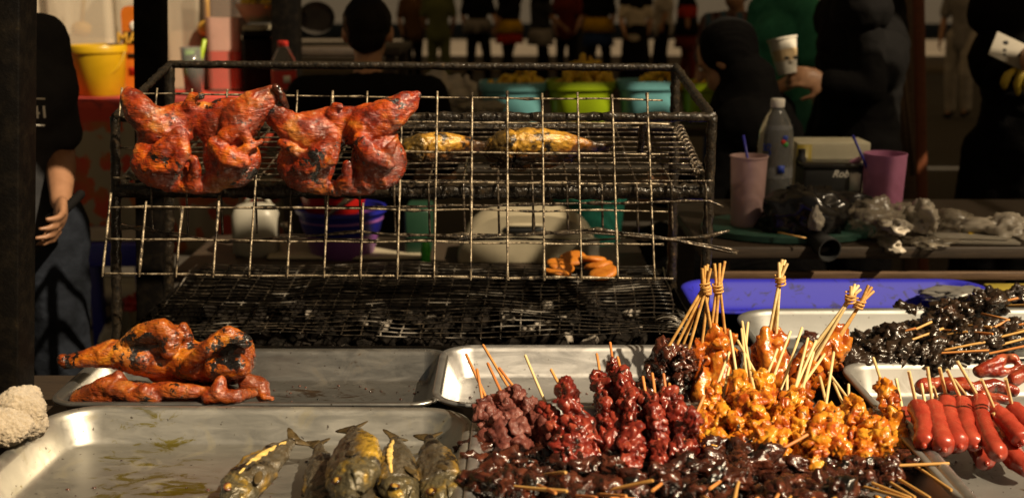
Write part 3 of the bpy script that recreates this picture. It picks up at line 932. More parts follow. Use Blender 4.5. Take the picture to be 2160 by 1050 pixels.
# dark glazed skewers at the front edge: (stick start px, stick end px)
DK = [((1150, 976), (1193, 1002)), ((1082, 991), (1196, 1035)), ((1126, 993), (1173, 1040)), ((1101, 1021), (1140, 1060)), ((1201, 1021), (1262, 1054)), ((1251, 1007), (1326, 1046)),
      ((1303, 1006), (1378, 1016)), ((1336, 1020), (1290, 1054)), ((1389, 989), (1376, 1034)), ((1471, 1016), (1492, 1052)), ((1523, 987), (1500, 1028)), ((1561, 981), (1555, 1055)), ((1610, 1018), (1592, 1056)),
      ((1652, 1012), (1637, 1056)), ((1687, 1006), (1658, 1052)), ((1702, 1033), (1676, 1056)), ((1723, 1008), (1709, 1056)), ((1531, 1038), (1528, 1060)), ((1755, 1020), (1746, 1060))]
DK.sort(key=lambda t: t[0][0])
for i, (s_, e) in enumerate(DK):
    S, B = onz(*s_, 0.900 - 0.008 * (i % 2)), onz(*e, 0.904)
    d = (S - B).normalized()
    d = (d + Vector((SK.uniform(-0.35, 0.35), 0.5, -0.12))).normalized()
    A = S + (S - B).normalized() * 0.085 + Vector((SK.uniform(-0.02, 0.02), 0.01, -0.044))
    L = (B - A).length
    skewer(A, B, 'dark', nth(i, 'dark glazed skewer with an orange stick', 'along the front'), 'dark glazed skewers in front', 'stick_gold' if i % 3 == 0 else 'stick_red', m1=0.095 / L, pitch=0.023, scale=1.05)
# darker layer beneath, lying across
LD = [(985, 955, 1120, 930), (980, 975, 1110, 985), (1010, 1010, 1130, 1000), (1015, 1040, 1150, 1030), (1110, 950, 1250, 985), (1180, 990, 1300, 985), (1290, 975, 1400, 955), (1280, 1035, 1400, 1020), (1390, 965, 1500, 940),
      (1430, 1000, 1540, 975), (1420, 1045, 1540, 1035), (1500, 955, 1620, 940), (1540, 1000, 1650, 985), (1600, 1040, 1720, 1035), (1640, 990, 1760, 985), (1580, 925, 1560, 990), (1690, 1040, 1765, 1010)]
for i, (a, b, c, d) in enumerate(LD):
    z = 0.836 + 0.008 * (i % 2)
    skewer(onz(a, b, z), onz(c, d, z + 0.004), 'dark', nth(i, 'sticky dark skewer', 'lying across the front'), 'dark glazed skewers underneath', 'stick_red', m1=0.98, pitch=0.022, scale=1.12)
x = onz(1638, 944, 0.87); y = onz(1703, 911, 0.885)
skewer(x + (x - y) * 1.3 + Vector((0, 0, -0.01)), y, 'dark', 'dark skewer whose brown stick points up across the orange heap', 'dark glazed skewers in front', 'stick_red', m1=0.5, pitch=0.022)
# small dark beads on sticks, front right
BD = [((1830, 1029), (1915, 1052)), ((1857, 1022), (1922, 1050)), ((1885, 1016), (1935, 1050)), ((1908, 1011), (1962, 1050)), ((1950, 987), (2006, 1031)), ((1934, 981), (2003, 979))]
for i, (s_, e) in enumerate(BD):
    S, B = onz(*s_, 0.845 + 0.008 * (i % 2)), onz(*e, 0.856)
    A = S + (S - B).normalized() * 0.06 + Vector((-0.012, 0.035, -0.008))
    if i == 5: A = S + Vector((-0.10, 0.012, -0.005))
    L = (B - A).length
    skewer(A, B, 'bead', nth(i, 'skewer of dark beads', 'at the tray corner'), 'dark bead skewers', 'stick_gold', m1=0.085 / L, pitch=0.0165, scale=1.0, off=0.001)
for i, (a, b, c, d) in enumerate([(1775, 1005, 1860, 990), (1785, 1030, 1870, 1010), (1860, 985, 1935, 965)]):
    skewer(onz(a, b, 0.83), onz(c, d, 0.835), 'bead', nth(i, 'dark bead skewer', 'flat on the tray floor'), 'dark bead skewers', 'stick_gold', m1=0.97, pitch=0.016, scale=1.05, off=0.001)

# black skewers in the rear right tray: (stick start px, stick end px, height)
BK = [((2106, 632), (2154, 627), 0.90), ((2137, 638), (2175, 643), 0.895), ((1910, 693), (1967, 680), 0.872), ((1897, 709), (1988, 693), 0.868), ((1905, 699), (1933, 696), 0.866), ((1929, 733), (2086, 739), 0.858),
      ((1964, 731), (2079, 725), 0.86), ((2073, 719), (2170, 708), 0.864), ((2077, 732), (2170, 730), 0.858), ((1983, 710), (2092, 696), 0.872), ((2009, 681), (2090, 704), 0.88), ((2039, 670), (2091, 690), 0.885),
      ((2064, 692), (2122, 679), 0.882), ((2131, 682), (2172, 681), 0.885), ((2098, 704), (2155, 699), 0.876), ((1990, 697), (2040, 701), 0.875), ((2130, 690), (2170, 695), 0.88), ((1865, 718), (1885, 708), 0.85)]
for i, (s_, e, z) in enumerate(sorted(BK, key=lambda t: t[0][0])):
    z -= 0.008
    S, B = onz(*s_, z + 0.030), onz(*e, z + 0.033)
    A = S + (S - B).normalized() * 0.10 + Vector((0, SK.uniform(0.0, 0.05), -0.036 + SK.uniform(-0.01, 0.004)))
    L = (B - A).length
    skewer(A, B, 'black', nth(i, 'black charred skewer', 'in the rear right tray'), 'black glazed skewers', 'stick_gold' if i % 2 else 'stick_red', m1=0.11 / L, pitch=0.023, scale=1.08)
for i, (a, b, c, d, z) in enumerate([(1898, 660, 1985, 664, 0.868), (1975, 655, 2060, 650, 0.88), (2030, 642, 2120, 626, 0.892), (2080, 660, 2165, 650, 0.885), (2060, 630, 2160, 622, 0.90), (1915, 690, 2010, 690, 0.855), (2000, 690, 2110, 700, 0.86), (2080, 690, 2190, 690, 0.865),
                                       (1800, 722, 1900, 715, 0.835), (1850, 705, 1960, 712, 0.845), (1960, 720, 2080, 722, 0.845), (2060, 715, 2190, 715, 0.85), (2100, 640, 2200, 640, 0.88), (1990, 672, 2090, 672, 0.87)]):
    z -= 0.026
    if i in (3, 5, 12): continue
    skewer(onz(a, b, z), onz(c, d, z), 'black', nth(i, 'black stickless skewer', 'in the black pile'), 'black glazed skewers', 'stick_gold', m1=0.98, pitch=0.022, scale=1.1)
# a broken stick lying on the pile
mb = MB(); mb.tube([onz(2070, 661, 0.905), onz(2126, 674, 0.905), onz(2128, 705, 0.885)], 0.0023, 8)
tag(mb.build('broken_stick', M['stick_red']), 'orange stick snapped at a right angle on the black pile', 'stick')
# stray dark scrap at the tray's left
o = link('meat_scrap', CH['dark'][2].copy()); o.location = onz(1706, 714, 0.828)
tag(o, 'single dark meat scrap lying on the rear right tray floor', 'meat scrap')
for px, py, l in ((1872, 608, 'larger dark crumb on the blue tray'), (1912, 622, 'smaller dark crumb on the blue tray floor')):
    o = link('crumb', CH['dark'][3]); o.location = onz(px, py, 0.815); o.scale = (0.75, 0.5, 0.4) if px < 1900 else (0.45, 0.4, 0.25)
    tag(o, l, 'crumb', 'crumbs on the blue tray')

# ------------------------------------------------------------------ tied bundles of sticks standing upright
def bundle(label, tops, tie, feet, kind, meat_len, stick, scale=1.0, Y=1.95, seed=0, drop=0.03):
    """tops/feet px lists; the rubber band sits at tie"""
    rr = random.Random(seed)
    base = at(*feet[0], Y)
    o = thing('skewer_bundle', label, 'skewer bundle', base, 'tied bundles of skewers')
    T = at(*tie, Y + 0.02)
    dirs = []
    for k, (tp, ft) in enumerate(zip(tops, feet)):
        a = at(*tp, Y + 0.025 + 0.006 * (k % 3)); b = at(*ft, Y - 0.006 * (k % 2) + 0.01 * (k % 3))
        t = T + Vector((rr.uniform(-0.005, 0.005), rr.uniform(-0.004, 0.004), 0)) * 0.8
        mb = MB(); mb.tube([a, lerp(a, t, 0.97), t, lerp(t, b, 0.5), b, b + (b - t).normalized() * meat_len], 0.0027, 8)
        mb.build('stick', M[stick], o, sharp=50)
        d = (b - t).normalized()
        x = 0.0
        while x < meat_len:
            s = scale * rr.uniform(0.85, 1.25)
            p = b + d * (x + 0.006) - base
            lpart('meat', rr.choice(CH[kind]), o, p, (rr.uniform(0, 6), rr.uniform(0, 6), rr.uniform(0, 6)), s)
            x += 0.022
    # rubber band: a few uneven loops round the sticks
    ax = (at(*tops[0], Y + 0.02) - T).normalized()
    sx = ax.cross(Vector((0, 1, 0))).normalized(); sy = ax.cross(sx)
    P = []
    for k in range(61):
        a = k / 60 * 2 * PI * 5.0
        P.append(T + (sx * math.cos(a) + sy * math.sin(a)) * 0.0082 + ax * (0.007 * (k / 30 - 1) + 0.0025 * math.sin(a * 0.5 + seed)))
    mb = MB(); mb.tube(P, 0.0016, 6); mb.build('rubber_band', M['rubber'], o)
    return o
bundle('bundle of sticks leaning left with dark red meat beside the coals', [(1481, 566), (1487, 560), (1493, 558), (1499, 566)], (1488, 606), [(1402, 745), (1418, 747), (1437, 737), (1450, 745)], 'dark', 0.07, 'stick_gold', 1.1, 1.95, 1)
bundle('upright bundle of sticks with browned chicken skin, second from left', [(1489, 563), (1484, 572)], (1490, 612), [(1479, 742), (1505, 725)], 'skin', 0.075, 'stick_gold', 1.15, 1.97, 2)
bundle('upright bundle of orange sticks with twisted band and glossy brown meat', [(1507, 556), (1518, 555), (1529, 551)], (1514, 606), [(1496, 730), (1508, 717), (1531, 717)], 'skin', 0.08, 'stick_gold', 1.1, 1.98, 3)
bundle('tallest straight bundle of pale sticks holding golden chicken legs', [(1643, 553), (1650, 547), (1656, 549), (1661, 555)], (1646, 590), [(1619, 722), (1628, 715), (1638, 712), (1636, 725)], 'skin', 0.07, 'stick_pale', 1.1, 1.96, 4)
bundle('thick bundle of pale sticks leaning right in front of the blue tray', [(1795, 603), (1803, 599), (1811, 602), (1816, 610)], (1794, 628), [(1668, 795), (1684, 790), (1700, 785), (1712, 770)], 'skin', 0.05, 'stick_pale', 1.1, 1.90, 5)
bundle('shorter bundle leaning right beside the thick pale bundle', [(1832, 601), (1839, 605), (1843, 614)], (1812, 642), [(1752, 735), (1762, 728), (1768, 722)], 'skin', 0.07, 'stick_gold', 1.05, 1.96, 6)
# loose feet-like pieces at the bundle's base
def blob_food(name, label, cat, prims, mat_, voxel, smooth, amps, ridged=(), seed=0, group=None, flat=1.0, yc=None):
    """prims: ('c', [(px,py,Y)...], [r px...]) limbs or ('e', (px,py,Y), (rx,ry,depth) px, roll deg)"""
    mb = MB()
    for p in prims:
        if p[0] == 'c':
            pts = [at(*q) for q in p[1]]
            mb.caps(pts, [r * mpp(q[2], q[1]) for r, q in zip(p[2], p[1])])
        else:
            k = mpp(p[1][2], p[1][1])
            rot = Euler((R(-14), R(p[3]) if len(p) > 3 else 0, 0)).to_matrix()
            mb.ell(at(*p[1]), (p[2][0] * k, p[2][2] * k, p[2][1] * k), rot)
    me = remesh(mb, voxel, smooth)
    if flat != 1.0:
        for v in me.vertices: v.co.y = yc + (v.co.y - yc) * flat
        me.update()
    wobble(me, amps, seed, ridged)
    xs = [v.co for v in me.vertices]
    c = Vector((sum(v.x for v in xs) / len(xs), sum(v.y for v in xs) / len(xs), min(v.z for v in xs)))
    o = link(name, me, M[mat_], None, c)
    return tag(o, label, cat, group)
AMP = [(0.0014, 30), (0.0008, 80), (0.0004, 180)]
RID = [(0.0014, 24), (0.0012, 52), (0.0008, 110)]
Yc = 2.105
blob_food('grilled_chicken', 'flattened red grilled chicken hanging at the left of the grid', 'chicken', [
    ('e', (334, 343, Yc), (62, 58, 40), 12), ('e', (486, 335, Yc), (62, 64, 42), -14), ('e', (330, 368, Yc - .006), (48, 32, 30), 25), ('e', (472, 370, Yc - .006), (54, 30, 30), -20),
    ('e', (345, 270, Yc + .01), (62, 44, 32), 20), ('e', (478, 262, Yc + .01), (70, 56, 34), -10), ('e', (340, 300, Yc + .01), (54, 60, 30), 0), ('e', (482, 300, Yc + .01), (56, 70, 32), 0), ('e', (410, 248, Yc + .016), (90, 34, 24), 0),
    ('c', [(330, 275, Yc + .004), (295, 238, Yc + .006), (279, 213, Yc + .016), (272, 194, Yc + .02)], [40, 36, 28, 12]), ('c', [(500, 262, Yc), (535, 226, Yc + .004), (566, 204, Yc + .012), (584, 190, Yc + .02)], [46, 36, 24, 10]),
    ('c', [(302, 356, Yc - .030), (338, 320, Yc - .038), (374, 288, Yc - .034)], [14, 22, 20]), ('c', [(376, 290, Yc - .034), (378, 322, Yc - .038), (364, 354, Yc - .036), (318, 360, Yc - .040)], [18, 20, 18, 9]),
    ('c', [(448, 306, Yc - .034), (476, 338, Yc - .044), (510, 344, Yc - .042)], [18, 23, 17]), ('c', [(468, 352, Yc - .040), (515, 318, Yc - .040), (548, 300, Yc - .024)], [14, 11, 5]), ('c', [(470, 290, Yc - .030), (505, 275, Yc - .032), (520, 300, Yc - .034)], [18, 16, 12]),
    ('c', [(402, 388, Yc - .008), (408, 362, Yc - .024), (404, 340, Yc - .034)], [19, 14, 10]), ('c', [(350, 388, Yc + .0), (408, 396, Yc - .004), (455, 388, Yc)], [20, 17, 22]), ('c', [(398, 222, Yc + .006), (404, 205, Yc), (420, 204, Yc - .004)], [17, 11, 9])],
    'chicken', 0.0026, 2, AMP, RID, 1, 'chickens hanging on the grid', 0.74, Yc + 0.03)
blob_food('grilled_chicken', 'flattened red grilled chicken with raised right leg beside the mackerel', 'chicken', [
    ('e', (644, 350, Yc), (62, 58, 40), 14), ('e', (798, 340, Yc), (60, 64, 42), -16), ('e', (640, 374, Yc - .006), (50, 32, 30), 22), ('e', (790, 370, Yc - .006), (54, 32, 30), -22),
    ('e', (668, 280, Yc + .01), (66, 44, 32), 14), ('e', (776, 268, Yc + .01), (62, 48, 32), -20), ('e', (655, 308, Yc + .01), (54, 60, 30), 0), ('e', (792, 305, Yc + .01), (50, 66, 32), 0), ('e', (722, 258, Yc + .016), (90, 34, 24), 0),
    ('c', [(650, 285, Yc), (610, 268, Yc + .002), (578, 244, Yc + .010), (566, 228, Yc + .018)], [38, 34, 25, 12]), ('c', [(770, 270, Yc), (822, 242, Yc), (856, 218, Yc + .012), (880, 200, Yc + .02)], [42, 38, 27, 11]),
    ('c', [(626, 358, Yc - .034), (666, 328, Yc - .042), (700, 300, Yc - .034)], [14, 22, 18]), ('c', [(700, 302, Yc - .034), (692, 340, Yc - .038), (646, 364, Yc - .040)], [18, 19, 10]), ('c', [(588, 302, Yc - .014), (620, 322, Yc - .034), (652, 340, Yc - .036)], [7, 13, 10]),
    ('c', [(758, 298, Yc - .034), (776, 326, Yc - .044), (818, 350, Yc - .042)], [18, 23, 14]), ('c', [(804, 344, Yc - .040), (822, 314, Yc - .038), (834, 298, Yc - .028)], [13, 11, 7]),
    ('c', [(724, 394, Yc - .008), (729, 372, Yc - .026), (730, 352, Yc - .034)], [20, 14, 11]), ('c', [(670, 394, Yc), (728, 402, Yc - .004), (772, 392, Yc)], [20, 16, 22]), ('c', [(700, 240, Yc + .006), (706, 226, Yc), (716, 226, Yc - .004)], [16, 9, 8])],
    'chicken', 0.0026, 2, AMP, RID, 2, 'chickens hanging on the grid', 0.74, Yc + 0.03)
# bone end and charred scrap where the two chickens meet
blob_food('chicken_scrap', 'dark charred scrap dangling between the two hanging chickens', 'meat scrap', [('c', [(582, 186, 2.11), (592, 200, 2.11), (602, 222, 2.12), (608, 240, 2.125)], [10, 9, 7, 4])], 'dark_meat', 0.0018, 1, [(0.0015, 90)], [(0.0015, 70)], 6)
Yc = 1.92
blob_food('grilled_chicken', 'large charred chicken piled on top in the dull tray', 'chicken', [
    ('e', (482, 752, Yc), (58, 60, 52), -18), ('e', (450, 760, Yc), (56, 44, 50), 0), ('e', (425, 768, Yc - .01), (84, 40, 54), 6), ('e', (330, 722, Yc + .005), (70, 40, 44), -14), ('e', (305, 757, Yc - .005), (106, 36, 48), 10), ('e', (380, 755, Yc), (80, 40, 46), 0),
    ('c', [(300, 754, Yc - .01), (235, 746, Yc - .01), (178, 756, Yc - .015), (142, 765, Yc - .016), (133, 759, Yc - .016)], [38, 31, 20, 15, 13]),
    ('c', [(262, 728, Yc - .016), (300, 704, Yc - .022), (342, 696, Yc - .026), (360, 716, Yc - .034), (354, 742, Yc - .042)], [16, 24, 26, 24, 16]),
    ('c', [(400, 764, Yc - .050), (440, 734, Yc - .062), (482, 706, Yc - .050), (516, 720, Yc - .040)], [14, 18, 20, 16]), ('c', [(452, 778, Yc - .052), (505, 772, Yc - .054)], [24, 26]),
    ('c', [(394, 726, Yc), (391, 704, Yc - .01), (387, 690, Yc - .01)], [19, 15, 12]), ('c', [(330, 784, Yc), (440, 798, Yc)], [22, 18])],
    'chicken_pale', 0.0026, 2, AMP, RID, 3)
Yc = 1.86
blob_food('grilled_chicken', 'lower charred chicken pressed flat under the large one', 'chicken', [
    ('e', (255, 832, Yc + .03), (100, 30, 90), 0), ('e', (410, 834, Yc + .03), (120, 26, 90), 0), ('c', [(165, 840, Yc - .01), (222, 818, Yc - .02), (275, 826, Yc - .03)], [18, 24, 22]), ('c', [(232, 802, Yc - .01), (250, 794, Yc - .01), (260, 806, Yc - .01)], [12, 15, 11]),
    ('c', [(280, 840, Yc - .04), (305, 826, Yc - .04), (332, 840, Yc - .04)], [15, 19, 15]), ('c', [(330, 824, Yc - .03), (370, 824, Yc - .04), (425, 826, Yc - .04)], [20, 18, 13]), ('c', [(466, 802, Yc - .04), (460, 828, Yc - .05)], [12, 19]),
    ('c', [(440, 838, Yc - .05), (500, 836, Yc - .05), (535, 828, Yc - .02)], [17, 16, 10]), ('c', [(520, 806, Yc + .02), (550, 812, Yc + .02), (556, 836, Yc + .01)], [20, 19, 14]), ('c', [(556, 838, Yc), (574, 840, Yc)], [9, 6])],
    'chicken_dark', 0.0026, 2, AMP, RID, 4)
# wings in the sausage tray
for i, (lab, pr) in enumerate([
    ('bent glazed wing with blackened tip at the top of the wing pile', [('c', [(2066, 783, 1.93), (2090, 772, 1.93), (2118, 757, 1.94)], [14, 15, 13]), ('c', [(2118, 757, 1.94), (2138, 755, 1.93), (2152, 770, 1.92)], [12, 10, 6]), ('c', [(2066, 783, 1.93), (2110, 785, 1.92), (2150, 778, 1.92)], [13, 11, 7])]),
    ('glazed red wing lying behind the sausage sticks', [('c', [(1944, 815, 1.88), (1975, 812, 1.88), (2030, 808, 1.87)], [17, 18, 14]), ('c', [(2000, 815, 1.86), (2050, 815, 1.85)], [13, 10])]),
    ('dark glazed wing right of the sausage sticks', [('c', [(2050, 820, 1.85), (2095, 812, 1.86), (2140, 825, 1.85)], [14, 16, 12]), ('c', [(2070, 835, 1.83), (2120, 842, 1.82)], [14, 11])]),
    ('glazed wing at the right edge of the sausage tray', [('c', [(2140, 800, 1.88), (2165, 785, 1.89), (2195, 800, 1.88)], [16, 17, 13])]),
    ('pale browned wing under the sausage sticks', [('c', [(2000, 845, 1.82), (2060, 848, 1.80), (2100, 855, 1.79)], [13, 14, 10])])]):
    blob_food('glazed_wing', lab, 'chicken wing', [('c', a, b) for _, a, b in pr], 'wing', 0.0024, 3, [(0.0018, 50), (0.001, 120)], [(0.0015, 45)], 20 + i, 'glazed wings in the right tray')
# knobbly leg pieces at the feet of the bundles
blob_food('glazed_drumstick', 'golden glazed chicken leg standing under the tallest bundle', 'chicken leg', [('c', [(1614, 698, 1.95), (1612, 730, 1.94), (1625, 775, 1.92), (1640, 800, 1.9)], [11, 17, 24, 22]), ('c', [(1645, 740, 1.93), (1652, 790, 1.91)], [16, 22])], 'skin_meat', 0.0022, 3, [(0.002, 50), (0.001, 120)], [(0.0015, 40)], 31)
blob_food('glazed_drumstick', 'golden glazed chicken leg behind the leaning pale bundles', 'chicken leg', [('c', [(1760, 712, 1.97), (1745, 745, 1.96), (1720, 790, 1.94)], [16, 22, 22]), ('c', [(1705, 730, 1.97), (1690, 770, 1.95), (1660, 800, 1.93)], [14, 18, 20])], 'skin_meat', 0.0022, 3, [(0.002, 50), (0.001, 120)], [(0.0015, 40)], 32)
blob_food('glazed_drumstick', 'brown glazed chicken thigh under the orange stick bundles', 'chicken leg', [('c', [(1470, 770, 1.96), (1478, 800, 1.94), (1476, 835, 1.92)], [16, 22, 20]), ('c', [(1512, 742, 1.97), (1520, 780, 1.95), (1515, 820, 1.93)], [20, 24, 20])], 'skin_meat', 0.0022, 3, [(0.002, 50), (0.001, 120)], [(0.0015, 40)], 33)

# ------------------------------------------------------------------ sausages on sticks
SAU = [((1905, 872), (1930, 945), (1890, 798)), ((1934, 858), (1947, 934), (1917, 782)), ((1957, 880), (1970, 955), (1943, 808)), ((1968, 858), (1990, 944), (1956, 773)), ((1998, 846), (2024, 936), (1982, 775)), ((2030, 848), (2056, 936), (1998, 779)),
       ((2067, 843), (2108, 958), (2019, 761)), ((2100, 868), (2150, 925), (2070, 800)), ((2136, 862), (2185, 915), (2121, 798)), ((2084, 880), (2136, 966), (2050, 815)), ((2056, 925), (2078, 972), (2030, 850)), ((2128, 940), (2172, 985), (2095, 870)), ((1982, 856), (2006, 940), (1968, 815)), ((2050, 850), (2080, 946), (2012, 800))]
for i, (a, b, e) in enumerate(sorted(SAU, key=lambda t: t[0][0])):
    low = (a[0] in (1905, 1957, 2084, 2056, 2128, 1982, 2050))
    za, zb, ze = (0.838, 0.828, 0.885) if low else (0.882, 0.862, 0.94)
    A, B, E_ = onz(*a, za), onz(*b, zb), onz(*e, ze)
    o = thing('sausage_skewer', nth(i, 'plump red sausage on a pale stick', 'in the right tray'), 'sausage', B, 'red sausages on sticks')
    d = (B - A).normalized()
    side = Vector((-d.y, d.x, 0)).normalized()
    r_ = 0.0146 * (1 + 0.07 * math.sin(i * 2.7))
    L = (B - A).length
    bendy = 0.009 * math.sin(i * 1.9 + 0.6)
    pts, rs = [], []
    for k in range(41):
        t = k / 40
        s_ = min(1, (max(0.0, 1 - abs(2 * t - 1) ** 1)) / 0.16)
        rr = r_ * math.sqrt(max(0.02, 1 - (1 - s_) ** 2)) * (1 + 0.05 * math.sin(t * 5 + i))
        pts.append(lerp(A - d * 0.006, B + d * 0.006, t) + side * bendy * math.sin(PI * t)); rs.append(rr)
    mb = MB(); mb.tube(pts, rs, 22); mb.ell(B + d * 0.0075, 0.0045, None, 2)
    me = mb.mesh('sausage'); wobble(me, [(0.0013, 40), (0.0005, 150)], i, [(0.0011, 62)])
    link('sausage', me, M['sausage'], o)
    mb = MB(); mb.tube([lerp(A, B, 0.5), A, E_], 0.0026, 8); mb.build('stick', M['stick_pale'], o, sharp=50)

# crumbs and drips on the tray floors
def crumbs(name, label, x0, x1, y0, y1, z, n_, m, seed, r0=0.0008, r1=0.0028):
    rr = random.Random(seed)
    mb = MB()
    V0, F0 = ICO[1]
    for k in range(n_):
        x, y = rr.uniform(x0, x1), rr.uniform(y0, y1)
        r = rr.uniform(r0, r1) * (1.8 if rr.random() < 0.08 else 1)
        q = Euler((0, 0, rr.random() * 6)).to_matrix()
        mb.add([Vector((x, y, z)) + q @ Vector((v[0] * r * rr.uniform(0.8, 1.6), v[1] * r * rr.uniform(0.6, 1.2), v[2] * r * 0.5)) for v in V0], F0)
    return tag(mb.build(name, M[m]), label, 'crumbs', None, 'stuff')
crumbs('crumbs', 'tiny dark crumbs on the floor of the dull tray', -0.46, -0.16, 1.86, 2.04, 0.7985, 60, 'dark_meat', 1)
crumbs('crumbs', 'tiny dark crumbs on the floor of the mackerel tray', -0.64, -0.12, 1.30, 1.70, 0.8015, 80, 'dark_meat', 2)
crumbs('crumbs', 'dark crumbs on the floor of the tray near the coals', -0.08, 0.30, 1.86, 2.05, 0.7985, 60, 'dark_meat', 3)
crumbs('crumbs', 'dark crumbs scattered over the rear right tray', 0.54, 0.95, 2.08, 2.30, 0.7985, 120, 'black_meat', 4)
crumbs('crumbs', 'dark crumbs scattered over the sausage tray floor', 0.64, 1.30, 1.46, 1.95, 0.7985, 150, 'dark_meat', 5)
crumbs('crumbs', 'black crumbs scattered over the blue tray floor', 0.46, 0.95, 2.40, 2.56, 0.7985, 170, 'black_meat', 6)
crumbs('sauce_drips', 'yellow sauce drips under the orange heap', 0.40, 0.56, 1.42, 1.56, 0.8045, 40, 'orange_meat', 7, 0.002, 0.006)
# ------------------------------------------------------------------ fish
def fish_mat(name, mid, side, edge, head, char=(0.56, 0.64), H=0.033, head_x=0.048):
    """scorched along the middle of the side, golden towards belly and back, smoother darker head"""
    n = NT(name)
    sep = n.N('ShaderNodeSeparateXYZ'); n.L(n.coord(), sep.inputs[0])
    f = n.noise(28, 6, 0.7, dist=0.9)
    g = n.noise(95, 5, 0.65)
    ab = n.N('ShaderNodeMath', operation='ABSOLUTE'); n.L(sep.outputs[1], ab.inputs[0])
    k = n.N('ShaderNodeMath', operation='MULTIPLY'); k.inputs[1].default_value = 1 / H; n.L(ab.outputs[0], k.inputs[0])
    m1 = n.N('ShaderNodeMath', operation='MULTIPLY_ADD'); m1.inputs[1].default_value = 1.5; m1.inputs[2].default_value = -0.75; n.L(f, m1.inputs[0])
    m2 = n.N('ShaderNodeMath', operation='ADD'); n.L(k.outputs[0], m2.inputs[0]); n.L(m1.outputs[0], m2.inputs[1])
    c = n.ramp(n.val(m2.outputs[0], 0.0, 1.2), [(0.25, mid), (0.46, tuple(x * 1.7 for x in mid)), (0.62, side), (0.92, edge)])
    c = n.mix(n.val(g, 0.40, 0.68, 0, 0.7), c, tuple(x * 0.25 for x in side))
    stk = n.noise(70, 5, 0.7, stretch=(0.2, 1.6, 1.6))
    c = n.mix(n.val(stk, 0.52, 0.70, 0, 0.45), c, tuple(min(1, x * 2.4 + 0.03) for x in mid))
    c = n.mix(n.val(n.noise(22, 6, 0.7), *char), c, (0.008, 0.006, 0.005))
    hm = n.N('ShaderNodeMath', operation='MULTIPLY_ADD'); hm.inputs[1].default_value = 0.02; n.L(f, hm.inputs[0]); n.L(sep.outputs[0], hm.inputs[2])
    isb = n.val(hm.outputs[0], head_x + 0.002, head_x + 0.016)
    hc = n.ramp(n.noise(40, 4, 0.6, dist=0.8), [(0.36, tuple(x * 0.55 for x in head)), (0.54, head), (0.64, tuple(0.4 * x + 0.3 * y for x, y in zip(head, edge))), (0.75, edge)])
    n.set(Base_Color=n.mix(isb, hc, c), Roughness=n.val(isb, 0, 1, 0.20, 0.36), Metallic=n.val(isb, 0, 1, 0.25, 0.12), Coat_Weight=0.45, Coat_Roughness=0.18)
    vo = n.N('ShaderNodeTexVoronoi'); vo.inputs['Scale'].default_value = 330; n.L(n.coord(), vo.inputs['Vector'])
    b1 = n.bump(vo.outputs['Distance'], 0.4, 0.0010)
    n.bump(n.noise(110, 6, 0.75), 0.6, 0.0024, after=b1)
    return n.m
M['fish'] = fish_mat('fish', (0.075, 0.064, 0.045), (0.25, 0.15, 0.03), (0.54, 0.33, 0.035), (0.12, 0.10, 0.055), (0.53, 0.59))
M['fish_gold'] = fish_mat('fish_gold', (0.04, 0.020, 0.008), (0.34, 0.12, 0.012), (0.60, 0.32, 0.035), (0.10, 0.06, 0.015), (0.51, 0.58), 0.040, 0.045)
M['fish_flesh'] = plain('fish_flesh', (0.68, 0.47, 0.14), 0.45, var=0.3, scale=90, bump=0.9, bscale=320)
M['fish_eye'] = plain('fish_eye', (0.34, 0.20, 0.035), 0.35, var=0.7, scale=140, coat=0.3)
M['fish_fin'] = plain('fish_fin', (0.075, 0.05, 0.018), 0.5, var=0.5, scale=90, bump=0.7, bscale=300)
